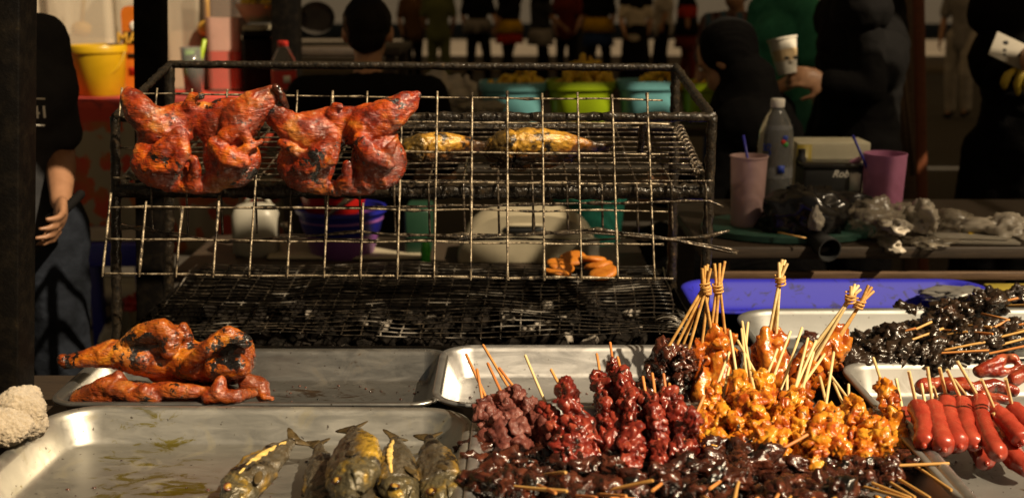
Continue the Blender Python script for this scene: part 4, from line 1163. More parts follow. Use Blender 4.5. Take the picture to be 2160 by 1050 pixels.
def fish(label, head, tail, roll=0.0, L=None, fat=1.0, bend=0.0, m='fish', seed=0, group='whole grilled mackerel in the front tray', slash=True, mouth=True):
    head, tail = Vector(head), Vector(tail)
    d = tail - head
    L = L or d.length
    o = thing('grilled_fish', label, 'fish', head, group)
    q = d.to_track_quat('X', 'Z')
    o.rotation_mode = 'QUATERNION'
    o.rotation_quaternion = q @ Euler((roll, 0, 0)).to_quaternion()
    H, T = 0.036 * fat * L / 0.24, 0.022 * fat * L / 0.24
    hp = [(0, .10), (.02, .36), (.05, .56), (.10, .76), (.16, .90), (.205, .97), (.215, .93), (.30, 1.0), (.42, 1.0), (.55, .9), (.68, .68), (.78, .46), (.86, .28), (.91, .19), (.94, .16)]
    tp = [(0, .12), (.02, .42), (.05, .62), (.10, .82), (.16, .95), (.205, 1.03), (.215, .95), (.30, 1.0), (.42, .98), (.55, .84), (.68, .60), (.78, .40), (.86, .24), (.91, .15), (.94, .10)]
    n = 24
    V, F = [], []
    for (s, h), (_, t) in zip(hp, tp):
        for k in range(n):
            a = 2 * PI * k / n
            y = math.cos(a) * h * H; z = math.sin(a) * t * T
            V.append((s * L, y + bend * math.sin(PI * s), z))
    for i in range(len(hp) - 1):
        for k in range(n):
            k2 = (k + 1) % n
            F.append((i * n + k, (i + 1) * n + k, (i + 1) * n + k2, i * n + k2))
    F.append(tuple(range(n)))
    F.append(tuple((len(hp) - 1) * n + k for k in range(n - 1, -1, -1)))
    mb = MB(); mb.add(V, F)
    me = evaluated(mb.mesh('body'), [('SUBSURF', dict(levels=3))])
    for v in me.vertices:             # mouth slit and gill edge
        s = v.co.x / L
        if mouth and s < 0.10:
            w_ = v.co.y - (-0.006 - 0.04 * s)
            v.co.z *= 1 - 0.6 * math.exp(-(w_ / 0.0022) ** 2)
        g = s - 0.20 - 1.2 * (v.co.y / H) ** 2 * 0.03
        v.co.z *= 1 - 0.22 * math.exp(-((g - 0.012) / 0.006) ** 2)
    me.update()
    wobble(me, [(0.0022, 40), (0.0012, 110), (0.0007, 260)], seed, [(0.0022, 34), (0.0014, 85)])
    lpart('body', me, o).data.materials.append(M[m])
    # tail fork
    for sg in (1, -1):
        mb = MB()
        a, b = Vector((0.92 * L, bend * .2, 0)), Vector((0.985 * L, sg * 0.022 * fat, 0.006 * sg))
        Vv = []
        for t in np.linspace(0, 1, 7):
            c = lerp(a, b, t); wd = 0.013 * (1 - t) ** 0.6 + 0.002 + 0.003 * noise.noise(Vector((t * 7, seed * 3, sg)))
            for sx, sz in ((1, 1), (1, -1), (-1, -1), (-1, 1)):
                Vv.append((c.x + sx * wd * 0.5, c.y - sg * sx * wd * 0.35 + 0.001 * noise.noise(Vector((t * 9, seed, sg))), c.z + sz * 0.0012 * (1.3 - t)))
        Ff = [(i * 4 + k, i * 4 + (k + 1) % 4, i * 4 + 4 + (k + 1) % 4, i * 4 + 4 + k) for i in range(6) for k in range(4)] + [(3, 2, 1, 0), (24, 25, 26, 27)]
        mb.add(Vv, Ff)
        lpart('tail_fin', mb.mesh('tail_fin'), o).data.materials.append(M['fish_fin'])
    for sg in (1, -1):                # an eye on each side
        mb = MB(); mb.ell((0.085 * L, 0.011 * fat, sg * T * 0.70), (0.0072, 0.0046, 0.0040))
        e_ = lpart('eye', mb.mesh('eye'), o); e_.data.materials.append(M['fish_eye'])
        mb = MB(); mb.tube([(0.085 * L + 0.0078 * math.cos(a), 0.011 * fat + 0.0052 * math.sin(a), sg * T * 0.72) for a in np.linspace(0, 2 * PI, 19)], 0.0016, 6)
        me2 = mb.mesh('eye_ring'); wobble(me2, [(0.0008, 200)], seed); lpart('eye_ring', me2, o).data.materials.append(M['dark_meat'])
    mb = MB()
    mb.ell((0.27 * L, -0.012, T * 0.98), (0.020, 0.006, 0.0015), Euler((0, 0.1, 0.35)).to_matrix(), 2)
    lpart('side_fin', mb.mesh('side_fin'), o).data.materials.append(M['fish_fin'])
    mb = MB()
    for k in range(5):
        mb.ell(((0.36 + 0.045 * k) * L, H * 0.96 - 0.0006 * k * k, 0), (0.009, 0.005, 0.0012), Euler((0, 0, 0.5)).to_matrix(), 1)
    lpart('back_fin', mb.mesh('back_fin'), o).data.materials.append(M['fish_fin'])
    if slash:
        mb = MB()
        for k in range(30):
            t = k / 29
            s = lerp(0.26, 0.80, t)
            hh = np.interp(s, [a[0] for a in tp], [a[1] for a in tp]) * T
            yy = H * 0.46 * np.interp(s, [a[0] for a in hp], [a[1] for a in hp])
            mb.ell((s * L, yy, hh * 0.84), (0.006, (0.0046 + 0.002 * noise.noise(Vector((t * 9, seed, 0)))) * (1 - 0.7 * abs(2 * t - 1)) + 0.0008, 0.0030), None, 2)
        me = mb.mesh('cut_flesh'); wobble(me, [(0.0016, 120)], seed)
        lpart('cut_flesh', me, o).data.materials.append(M['fish_flesh'])
    return o
fish('grilled mackerel leaning left with a long pale slash, nearest the empty tray floor', onz(478, 1062, 0.832), onz(634, 918, 0.850), R(18), fat=0.92, bend=0.006, seed=1)
fish('charred mackerel lying beneath the top one, its head hidden in shadow', onz(690, 1085, 0.822), onz(668, 926, 0.838), R(-24), fat=0.85, seed=2, slash=False)
fish('topmost mackerel with its yellow eye facing the camera', onz(742, 1040, 0.872), onz(742, 896, 0.868), R(-30), fat=1.08, bend=-0.004, seed=3, slash=False)
fish('mackerel with a yellow slash between the topmost fish and the last fish', onz(846, 1062, 0.838), onz(834, 914, 0.842), R(10), fat=0.90, seed=4)
fish('mackerel at the corner of the tray beside the dark skewers', onz(936, 1064, 0.838), onz(902, 912, 0.846), R(-20), fat=0.95, seed=5, slash=False)
fish('charred fish scrap showing at the bottom edge under the topmost mackerel', onz(770, 1110, 0.825), onz(790, 985, 0.822), R(15), fat=0.85, seed=6, slash=False)
Ysh = 2.30
fish('golden split fish on the upper shelf next to the red chicken', at(838, 322, Ysh), at(1012, 312, Ysh + 0.06), R(-35), L=0.205, fat=1.65, m='fish_gold', seed=7, group='golden fish on the upper shelf')
fish('golden split fish on the upper shelf right of the other fish', at(1018, 318, Ysh), at(1258, 312, Ysh + 0.03), R(-35), L=0.26, fat=1.5, m='fish_gold', seed=8, group='golden fish on the upper shelf')

# ------------------------------------------------------------------ orange patties on the grate
for i, (px, py, dz) in enumerate([(1210, 545, 0.012), (1182, 560, 0.006), (1176, 576, 0.003), (1250, 548, 0.012), (1262, 560, 0.008), (1272, 576, 0.003)]):
    mb = MB(); mb.lathe((0, 0, 0), [(0.012, -0.006), (0.024, -0.0055), (0.0285, -0.002), (0.0285, 0.002), (0.024, 0.006), (0.012, 0.007)], 24)
    me = mb.mesh('patty'); wobble(me, [(0.003, 40), (0.001, 120)], i)
    o = link('fish_patty', me, M['patty'])
    o.location = onz(px, py, 0.868 + dz); o.rotation_euler = (R(12 + 4 * (i % 2)), R(4 * (i % 3 - 1)), i); o.scale = (1.15, 1.15, 1.1)
    tag(o, nth(i, 'flat orange patty', 'lying on the fine grate'), 'patty', 'orange patties on the grate')

# ------------------------------------------------------------------ towel, posts
n = NT('towel')
f = n.noise(60, 5, 0.7)
n.set(Base_Color=n.ramp(f, [(0.3, (0.40, 0.31, 0.20)), (0.7, (0.64, 0.52, 0.36))]), Roughness=0.95, Sheen_Weight=0.4)
n.bump(n.noise(420, 4, 0.8), 1.0, 0.004)
M['towel'] = n.m
mb = MB()
for c, r in [((40, 862, 1.66), (52, 42, 45)), ((10, 905, 1.62), (60, 40, 50)), ((62, 895, 1.66), (34, 36, 40)), ((55, 838, 1.70), (28, 20, 34))]:
    k = mpp(c[2], c[1]); mb.ell(at(*c), (r[0] * k, r[2] * k, r[1] * k))
me = remesh(mb, 0.0019, 8)
wobble(me, [(0.007, 20), (0.0022, 90), (0.0030, 290), (0.0022, 520)], 3)
tag(link('towel', me, M['towel']), 'crumpled beige terry towel on the corner of the front tray', 'towel')
mb = MB(); a, b = at(12, -260, 1.79), at(10, 880, 1.79)
b2 = a + (b - a) * ((a.z) / (a.z - b.z))
mb.beam(a, b2, 0.068, 0.068, up=(0, 1, 0)); 
o = mb.build('stall_post', M['dark_steel'], None, bevel=0.003); tag(o, 'thick black rusty steel post close at the left edge', 'post')
def post(label, pa, pb, Y, w_, m='dark_steel', d_=None):
    a, b = at(*pa, Y), at(*pb, Y)
    top_ = b + (a - b) * ((2.3 - b.z) / (a.z - b.z)); bot = b + (a - b) * ((0 - b.z) / (a.z - b.z))
    mb = MB(); mb.beam(bot, top_, w_, d_ or w_, up=(0, 1, 0))
    return tag(mb.build('stall_post', M[m], None, bevel=0.004), label, 'post')
post('dark square post behind the left end of the grill', (318, 0), (322, 560), 2.95, 0.066)
post('dark square post between the food display and the bottle with red label', (604, 0), (606, 180), 4.9, 0.105)
post('brown timber post beside the person with the cup', (1905, 0), (1912, 300), 4.9, 0.055, 'old_wood')
post('reddish timber post right of the brown one', (1945, 0), (1950, 250), 5.0, 0.05, 'red_wood') if 'red_wood' in M else None

# ------------------------------------------------------------------ plastics and cloths of the background
def plastic(name, c, rough=0.35, **kw):
    M[name] = plain(name, c, rough, var=0.12, scale=12, **kw)
plastic('pl_yellow', (0.46, 0.28, 0.006)); plastic('pl_teal', (0.16, 0.42, 0.46)); plastic('pl_green', (0.30, 0.42, 0.01)); plastic('pl_red', (0.42, 0.012, 0.008))
plastic('pl_navy', (0.012, 0.014, 0.22)); plastic('pl_purple', (0.20, 0.07, 0.26)); plastic('pl_beige', (0.30, 0.26, 0.18), 0.5); plastic('pl_white', (0.30, 0.28, 0.23), 0.45)
plastic('pl_sea', (0.03, 0.22, 0.16)); plastic('pl_pink', (0.52, 0.30, 0.32), 0.5); plastic('pl_magenta', (0.52, 0.20, 0.36), 0.45, alpha=0.82); plastic('pl_lime', (0.03, 0.30, 0.02)); plastic('pl_straw', (0.02, 0.02, 0.30))
plastic('pl_black', (0.008, 0.007, 0.007), 0.22, bump=0.5, bscale=60); plastic('pl_board', (0.018, 0.06, 0.042), 0.5); plastic('pl_darkgreen', (0.012, 0.04, 0.022)); plastic('ink', (0.01, 0.01, 0.01), 0.5); plastic('ink_white', (0.72, 0.68, 0.60), 0.5)
plastic('ink_blue', (0.02, 0.05, 0.36), 0.5); plastic('ink_red', (0.5, 0.03, 0.02), 0.5); plastic('ink_green', (0.05, 0.3, 0.05), 0.5); plastic('sign_orange', (0.52, 0.13, 0.006), 0.5); plastic('sign_amber', (0.62, 0.34, 0.04), 0.5)
plastic('liquid_red', (0.52, 0.015, 0.012), 0.2); plastic('liquid_pink', (0.60, 0.36, 0.30), 0.3); plastic('liquid_cream', (0.60, 0.44, 0.25), 0.3); plastic('drink_green', (0.18, 0.36, 0.07), 0.3); plastic('paper', (0.30, 0.27, 0.22), 0.8, bump=0.3, bscale=30)
plastic('paper_box', (0.46, 0.42, 0.30), 0.7); plastic('box_yellow', (0.30, 0.23, 0.03), 0.5)
M['steel'] = plain('steel', (0.30, 0.26, 0.21), 0.34, 0.85, 0.1)
M['old_pan'] = plain('old_pan', (0.05, 0.042, 0.034), 0.45, 0.5, 0.3)
M['red_wood'] = wood_mat('red_wood', (0.10, 0.025, 0.008), (0.22, 0.06, 0.015))
post('reddish timber post right of the brown one', (1936, 0), (1940, 250), 5.1, 0.045, 'red_wood')
def clear_mat(name, c, alpha, rough=0.08, bump=0.0):
    n = NT(name)
    n.set(Base_Color=c, Alpha=alpha, Roughness=rough, Specular_IOR_Level=0.7)
    if bump: n.bump(n.noise(28, 3), bump, 0.006)
    M[name] = n.m
clear_mat('acrylic', (0.62, 0.54, 0.42), 0.42, 0.12)
n = NT('pet'); n.set(Base_Color=(0.92, 0.92, 0.88), Transmission_Weight=0.90, IOR=1.16, Roughness=0.04, Coat_Weight=0.5); n.bump(n.noise(40, 3), 0.25, 0.004); M['pet'] = n.m
clear_mat('acrylic_clear', (0.60, 0.45, 0.36), 0.14, 0.10)
clear_mat('thin_bag', (0.34, 0.29, 0.22), 0.5, 0.25, 0.8)
clear_mat('pink_cup', (0.60, 0.40, 0.38), 0.62, 0.4)
M['bag_white'] = plain('bag_white', (0.42, 0.37, 0.30), 0.35, var=0.3, scale=10)
M['fritter'] = food('fritter', [(0.3, (0.50, 0.24, 0.008)), (0.55, (0.74, 0.48, 0.015)), (0.75, (0.80, 0.58, 0.04))], (0.68, 0.78), (0.4, 0.6), 0.2, 40, 0.7, 120, (0.12, 0.03, 0.005))
n = NT('floral_cloth')
v = n.N('ShaderNodeTexVoronoi'); v.inputs['Scale'].default_value = 11
n.L(n.coord(), v.inputs['Vector'])
nz = n.noise(30, 3, 0.6)
ma = n.N('ShaderNodeMath', operation='ADD'); n.L(v.outputs['Distance'], ma.inputs[0])
mm = n.N('ShaderNodeMath', operation='MULTIPLY'); mm.inputs[1].default_value = 0.5; n.L(nz, mm.inputs[0]); n.L(mm.outputs[0], ma.inputs[1])
pat = n.val(ma.outputs[0], 0.74, 0.80)
sepz = n.N('ShaderNodeSeparateXYZ'); n.L(n.coord(), sepz.inputs[0])
top_band = n.val(sepz.outputs[2], -0.085, -0.075)
flower = n.ramp(n.noise(9, 2), [(0.4, (0.40, 0.035, 0.012)), (0.6, (0.30, 0.09, 0.02))])
n.set(Base_Color=n.mix(top_band, n.mix(pat, flower, (0.24, 0.21, 0.15)), n.mix(pat, (0.40, 0.03, 0.012), (0.22, 0.015, 0.01))), Roughness=0.7)
M['floral_cloth'] = n.m

def table(label, x0, x1, y0, y1, z, m='dark_wood', leg=0.05, th=0.035, name='market_table', shelf=None):
    t = thing(name, label, 'table', ((x0 + x1) / 2, (y0 + y1) / 2, 0))
    mb = MB(); mb.box(((x0 + x1) / 2, (y0 + y1) / 2, z - th / 2), (x1 - x0, y1 - y0, th)); mb.build('table_top', M[m], t, bevel=0.004)
    for sx in (x0 + leg, x1 - leg):
        for sy in (y0 + leg, y1 - leg):
            mb = MB(); mb.box((sx, sy, (z - th) / 2), (leg, leg, z - th)); mb.build('leg', M[m], t, bevel=0.003)
    if shelf:
        mb = MB(); mb.box(((x0 + x1) / 2, (y0 + y1) / 2, shelf - 0.012), (x1 - x0 - 0.02, y1 - y0 - 0.02, 0.024)); mb.build('lower_shelf', M[m], t, bevel=0.003)
    return t
# --- drinks stall at the left
ZD = 1.05
table('drinks table behind the left end of the grill', -2.6, -0.93, 4.72, 5.5, ZD, 'old_wood')
mb = MB()
V, F = [], []
nx, nz_ = 90, 16
for j in range(nz_ + 1):
    for i in range(nx + 1):
        x = lerp(-2.62, -0.91, i / nx); z = ZD + 0.006 - 0.62 * j / nz_
        V.append((x, 4.70 - 0.018 * (j / nz_) * (1 + math.sin(i * 0.55) + 0.4 * math.sin(i * 1.3 + 1)), z))
for j in range(nz_):
    for i in range(nx):
        a = j * (nx + 1) + i
        F.append((a, a + 1, a + nx + 2, a + nx + 1))
o_ = len(V)
V += [(-2.62, 5.52, ZD + 0.006), (-0.91, 5.52, ZD + 0.006)]
F.append((nx, 0, o_, o_ + 1))
mb.add(V, F)
o = mb.build('tablecloth', M['floral_cloth'], None, origin=(-1.7, 4.7, ZD)); md = o.modifiers.new('thick', 'SOLIDIFY'); md.thickness = 0.003
tag(o, 'red and grey floral cloth hanging over the drinks table', 'tablecloth')
def revolve(name, label, cat, c, prof, m, n=36, group=None, power=2.0, sx=1, sy=1):
    mb = MB(); mb.lathe((0, 0, 0), prof, n, sx=sx, sy=sy, power=power)
    me = mb.mesh(name)
    me.set_sharp_from_angle(angle=R(45))
    o = link(name, me, M[m] if isinstance(m, str) else m); o.location = c
    return tag(o, label, cat, group)
# yellow bucket with handle
bc = onz(214, 205, ZD + 0.008); bc.y = 4.86; bc.x = at(214, 205, 4.86).x
bk = thing('bucket', 'yellow plastic bucket with its wire handle on the floral cloth', 'bucket', (bc.x, bc.y, ZD + 0.008))
mb = MB(); mb.lathe((bc.x, bc.y, ZD + 0.008), [(0.088, 0), (0.092, 0.004), (0.107, 0.17), (0.112, 0.172), (0.112, 0.196), (0.109, 0.2), (0.103, 0.2), (0.100, 0.17), (0.086, 0.008)], 40)
mb.build('body', M['pl_yellow'], bk, sharp=40)
mb = MB(); mb.tube([(bc.x + 0.114 * math.cos(a), bc.y - 0.114 * math.sin(a) * 0.55 - 0.02, ZD + 0.19 - 0.115 * math.sin(a)) for a in np.linspace(0, PI, 24)], 0.0035, 6)
mb.build('handle', M['pl_yellow'], bk)
def tank(label, px0, px1, Y, ztop, layers, depth=0.24, ladle=None, r=0.03, m='acrylic'):
    """clear dispenser box; layers = [(z0, z1, material)]"""
    x0, x1 = at(px0, 100, Y).x, at(px1, 100, Y).x
    cx = (x0 + x1) / 2
    t = thing('drink_dispenser', label, 'drink tank', (cx, Y + depth / 2, ZD + 0.008), 'clear drink tanks')
    hx = (x1 - x0) / 2
    def slab(z0, z1, ins, name, m):
        V, F = [], []
        ring = rrect(hx - ins, depth / 2 - ins, r)
        k = len(ring)
        for z in (z0, z1):
            V += [(cx + x, Y + depth / 2 + y, z) for x, y in ring]
        F = [(i, (i + 1) % k, k + (i + 1) % k, k + i) for i in range(k)] + [tuple(range(k - 1, -1, -1)), tuple(range(k, 2 * k))]
        mb = MB(); mb.add(V, F); mb.build(name, M[m], t, sharp=40)
    V, F = [], []
    ro, ri = rrect(hx, depth / 2, r), rrect(hx - 0.004, depth / 2 - 0.004, r - 0.003)
    k = len(ro)
    zb = ZD + 0.010
    for ring, z in ((ro, zb), (ro, ztop), (ri, ztop), (ri, zb + 0.006)):
        V += [(cx + x, Y + depth / 2 + y, z) for x, y in ring]
    for a in range(3):
        F += [(a * k + i, a * k + (i + 1) % k, (a + 1) * k + (i + 1) % k, (a + 1) * k + i) for i in range(k)]
    F += [tuple(range(k - 1, -1, -1)), tuple(range(3 * k, 4 * k))]
    mb = MB(); mb.add(V, F); mb.build('tank_wall', M[m], t, sharp=40)
    for z0, z1, m in layers: slab(z0, z1, 0.006, 'drink', m)
    if ladle:
        (pa, pb, m) = ladle
        mb = MB(); mb.tube([at(*pa, Y + 0.1), at(*pb, Y + 0.08)], 0.010, 8)
        mb.ell(at(*pb, Y + 0.08), (0.045, 0.035, 0.035), None, 2)
        mb.build('ladle', M[m], t)
    return t
tank('large clear drink tank of pale juice behind the yellow bucket', 96, 236, 5.02, 1.62, [(ZD + 0.02, 1.27, 'liquid_cream')], 0.28, ((180, -60), (172, 62), 'sign_amber'))
tank('narrow clear drink tank left of the steel post', 28, 94, 5.05, 1.44, [(ZD + 0.02, 1.2, 'liquid_cream')], 0.2)
tank('clear drink tank right of the juice tank, mostly hidden by the sign', 240, 330, 5.06, 1.62, [(ZD + 0.02, 1.32, 'liquid_cream')], 0.26)
tank('tall clear tank of milky drink beside the red drink', 345, 428, 5.10, 1.66, [(ZD + 0.02, 1.30, 'liquid_cream')], 0.22)
tank('clear tank half full of bright red drink', 430, 508, 5.00, 1.56, [(ZD + 0.02, 1.225, 'liquid_red'), (1.226, 1.36, 'liquid_pink')], 0.2, ((436, -50), (438, 60), 'sign_amber'), m='acrylic_clear')
# glass of green drink with straw
gx = at(410, 190, 4.84)
g = thing('drink_cup', 'clear cup of green drink with a green straw', 'cup', (gx.x, 4.84, ZD + 0.008))
mb = MB(); mb.lathe((gx.x, 4.84, ZD + 0.01), [(0.036, 0), (0.048, 0.19), (0.046, 0.19), (0.034, 0.006)], 28); mb.build('cup_wall', M['pet'], g)
mb = MB(); mb.lathe((gx.x, 4.84, ZD + 0.014), [(0.033, 0), (0.043, 0.15)], 28); mb.build('drink', M['drink_green'], g)
mb = MB(); mb.tube([(gx.x, 4.84, ZD + 0.03), at(432, 84, 4.82)], 0.008, 8); mb.build('straw', M['pl_green'], g)
# orange sign with rounded corners, the letters MA show beside the post
sx_ = at(276, 110, 4.80)
s_ = thing('sign', 'orange rounded sign with black and amber lettering partly behind the post', 'sign', (sx_.x, 4.92, ZD))
V, F = [], []
ring = rrect(0.062, 0.185, 0.03); k = len(ring)
zc = at(276, 112, 4.90).z
for y in (4.90, 4.908): V += [(sx_.x - 0.0 + x, y, zc + z) for x, z in ring]
F = [(i, (i + 1) % k, k + (i + 1) % k, k + i) for i in range(k)] + [tuple(range(k - 1, -1, -1)), tuple(range(k, 2 * k))]
mb = MB(); mb.add(V, F); mb.build('panel', M['sign_orange'], s_, smooth=False)
def label_text(body, size, c, m, parent, rot=(R(90), 0, 0), bold=True, shear=0.0, name='lettering'):
    me = text_mesh(body, size, bold, shear)
    me.transform(Euler(rot).to_matrix().to_4x4()); me.transform(Matrix.Translation(Vector(c)))
    return link(name, me, M[m], parent)
mb = MB(); mb.box((sx_.x, 4.8985, at(270, 80, 4.9).z), (0.11, 0.003, 0.05)); mb.build('band', M['ink'], s_)
label_text('MA', 0.06, (at(268, 80, 4.89).x, 4.8965, at(270, 81, 4.9).z), 'sign_amber', s_)
mb = MB(); mb.ell((at(284, 58, 4.9).x, 4.899, at(284, 56, 4.9).z), (0.022, 0.004, 0.022), None, 2); mb.build('emblem', M['ink_white'], s_)
mb = MB(); mb.box((sx_.x, 4.8985, at(270, 118, 4.9).z), (0.09, 0.003, 0.018)); mb.build('band', M['ink'], s_)
mb = MB(); mb.box((sx_.x, 4.8975, at(270, 150, 4.9).z), (0.085, 0.003, 0.030)); mb.build('band', M['ink_red'], s_)
# food display: dark cabinet, shelf with a bowl of golden food
cab = thing('food_cabinet', 'dark food cabinet with a pale tray shelf between the tanks and the post', 'cabinet', (at(542, 150, 4.95).x, 5.1, ZD))
c0, c1 = at(512, 150, 4.95).x, at(576, 150, 4.95).x
mb = MB(); mb.box(((c0 + c1) / 2, 5.12, ZD + 0.135), (c1 - c0, 0.34, 0.25)); mb.build('body', M['dark_steel'], cab, bevel=0.004)
mb = MB(); mb.box(((c0 + c1) / 2, 5.10, at(540, 80, 4.95).z), (c1 - c0, 0.30, 0.02)); mb.build('shelf', M['pl_beige'], cab, bevel=0.003)
mb = MB(); mb.box(((c0 + c1) / 2 - 0.02, 5.06, at(540, 66, 4.95).z), (0.08, 0.2, 0.04)); mb.build('shelf_block', M['pl_beige'], cab, bevel=0.006)
mb = MB(); mb.box(((c0 + c1) / 2 + 0.03, 5.2, at(540, 40, 4.95).z), (0.02, 0.02, 0.16)); mb.build('upright', M['steel'], cab)
bz = at(535, 46, 4.95)
revolve('bowl', 'grey bowl of golden fried food above the cabinet shelf', 'bowl', (bz.x, 5.05, bz.z - 0.005), [(0.05, 0), (0.075, 0.03), (0.095, 0.075), (0.091, 0.075), (0.07, 0.032), (0.046, 0.006)], 'pl_beige')
def heap(name, label, cat, c, rx, ry, h, n, r, m, seed, sub=2):
    rr = random.Random(seed)
    mb = MB()
    for k in range(n):
        a = rr.random() * 6.28; q = math.sqrt(rr.random())
        x, y = rx * q * math.cos(a), ry * q * math.sin(a)
        z = h * (1 - q ** 1.5) * rr.uniform(0.5, 1.0)
        rot = Euler((rr.random() * 6, rr.random() * 6, rr.random() * 6)).to_matrix()
        s = r * rr.uniform(0.7, 1.3)
        mb.ell((c[0] + x, c[1] + y, c[2] + z), (s * 1.4, s * 0.8, s * 0.7), rot, sub)
    me = mb.mesh(name); wobble(me, [(r * 0.35, 0.6 / r), (r * 0.15, 1.8 / r)], seed)
    o = link(name, me, M[m], None, (c[0], c[1], c[2]))
    return tag(o, label, cat, None, 'stuff')
heap('fried_food', 'golden fried pieces heaped in the grey bowl', 'food', (bz.x + 0.01, 5.05, bz.z + 0.06), 0.08, 0.07, 0.07, 50, 0.016, 'fritter', 3)
# cola bottle with red cap and red label
bx = at(601, 200, 4.55)
bo = thing('soda_bottle', 'clear soda bottle with red cap and red label', 'bottle', (bx.x, 4.55, 0.975))
zl = lambda py: at(601, py, 4.55).z
rb = 0.046
mb = MB(); mb.lathe((bx.x, 4.55, 0), [(0.03, 0.975), (rb, 0.985), (rb, zl(140)), (rb * 0.95, zl(128)), (rb * 0.62, zl(112)), (0.019, zl(100)), (0.018, zl(98))], 32); mb.build('bottle_wall', M['pet'], bo)
mb = MB(); mb.lathe((bx.x, 4.55, 0), [(0.017, zl(99)), (0.019, zl(98)), (0.019, zl(88)), (0.016, zl(87))], 24); mb.build('cap', M['ink_red'], bo, sharp=40)
mb = MB(); mb.lathe((bx.x, 4.55, 0), [(rb + 0.001, zl(187)), (rb + 0.001, zl(148))], 32, cap=False); mb.build('label', M['ink_red'], bo)
mb = MB(); mb.lathe((bx.x, 4.55, 0), [(rb - 0.004, 0.99), (rb - 0.004, zl(150))], 28); mb.build('drink', M['ink'], bo)
mb = MB(); mb.box((bx.x + 0.018, 4.55 - rb * 0.93, zl(166)), (0.026, 0.004, 0.026), Euler((0, 0, R(22))).to_matrix()); mb.build('white_panel', M['ink_white'], bo)
for k in range(4):
    mb = MB(); mb.box((bx.x + 0.012 + 0.004 * k, 4.55 - rb * 0.985 + 0.0015 * k, zl(167)), (0.0018, 0.003, 0.016), Euler((0, 0, R(22))).to_matrix()); mb.build('printed_bar', M['ink'], bo)
# --- food table with basins, shelf below with wash things
ZF = 0.97
table('long dark table behind the grill holding the basins of fried food', -0.90, 1.05, 4.5, 5.4, ZF, 'dark_wood')
def basin(label, px0, px1, py_rim, Y, zb, m, group, name='basin', power=3.2, depth=None, cat='basin'):
    x0, x1 = at(px0, py_rim, Y).x, at(px1, py_rim, Y).x
    cx, r_ = (x0 + x1) / 2, (x1 - x0) / 2
    zt = at(px0, py_rim, Y).z
    h = depth or (zt - zb)
    zb = zt - h
    o = revolve(name, label, cat, (cx, Y + r_ * 0.8, zb), [(r_ * 0.74, 0), (r_ * 0.80, 0.01), (r_ * 0.92, h - 0.035), (r_ * 0.985, h - 0.032), (r_, h - 0.004), (r_ * 0.985, h), (r_ * 0.93, h - 0.002), (r_ * 0.90, h - 0.03), (r_ * 0.76, 0.012)], m, 44, group, power, 1, 0.8)
    return o, (cx, Y + r_ * 0.8, zt), r_
G_ = 'basins of fried food'
for lab, a, b, row, m, hs, n_, sd in [('blue basin of fried pieces at the left of its row', 1008, 1156, 176, 'pl_teal', 0.045, 70, 1), ('lime green basin with the tallest heap of fried pieces', 1152, 1304, 174, 'pl_green', 0.10, 120, 2), ('blue basin between the two green basins', 1305, 1442, 173, 'pl_teal', 0.05, 60, 3), ('lime green basin half hidden by the crouching woman', 1440, 1580, 176, 'pl_green', 0.085, 80, 4)]:
    o, c, r_ = basin(lab, a, b, row, 4.62, ZF, m, G_)
    heap('fried_food', lab.replace('basin', 'heap in the basin', 1).replace('blue heap', 'fried food in the blue heap')[:0] + 'yellow fried pieces in the ' + lab.split(' of ')[0].split(' with ')[0].split(' half ')[0], 'food', (c[0] + (0.02 if sd != 3 else 0.06), c[1] + 0.02, c[2] - 0.028), r_ * 0.82, r_ * 0.6, hs + 0.03, n_, 0.017, 'fritter', sd)
def crumple(name, label, cat, c, r, m, seed, sub=4, amp=0.5, group=None, flat=1.0, ridg=0.5):
    V, F = ICO[sub]
    out = []
    off = Vector((seed * 3.1, seed * 1.7, seed * 0.9))
    for v in V:
        v = Vector(v)
        d = 1 + amp * noise.noise(v * 1.3 + off) + ridg * 0.5 * (0.4 - abs(noise.noise(v * 2.6 + off)) * 1.8) + ridg * 0.10 * (0.3 - abs(noise.noise(v * 6 + off)) * 1.5)
        p = v * d
        out.append((p.x * r[0], p.y * r[1], max(p.z, -0.6) * r[2] * flat))
    mb = MB(); mb.add(out, F)
    o = link(name, mb.mesh(name), M[m] if isinstance(m, str) else m); o.location = c
    return tag(o, label, cat, group)
k = mpp(4.5, 190)
crumple('plastic_bag', 'crumpled white plastic bag behind the seated man', 'plastic bag', at(938, 198, 4.55), (42 * k, 0.07, 46 * k), 'bag_white', 2)
crumple('plastic_bag', 'small white bag tucked beside the blue basin', 'plastic bag', at(985, 205, 4.6), (22 * k, 0.05, 40 * k), 'bag_white', 5)
crumple('cloth_bundle', 'grey cloth bundle in front of the blue basin', 'cloth', at(1020, 232, 4.5), (45 * k, 0.06, 22 * k), 'pl_beige', 6)
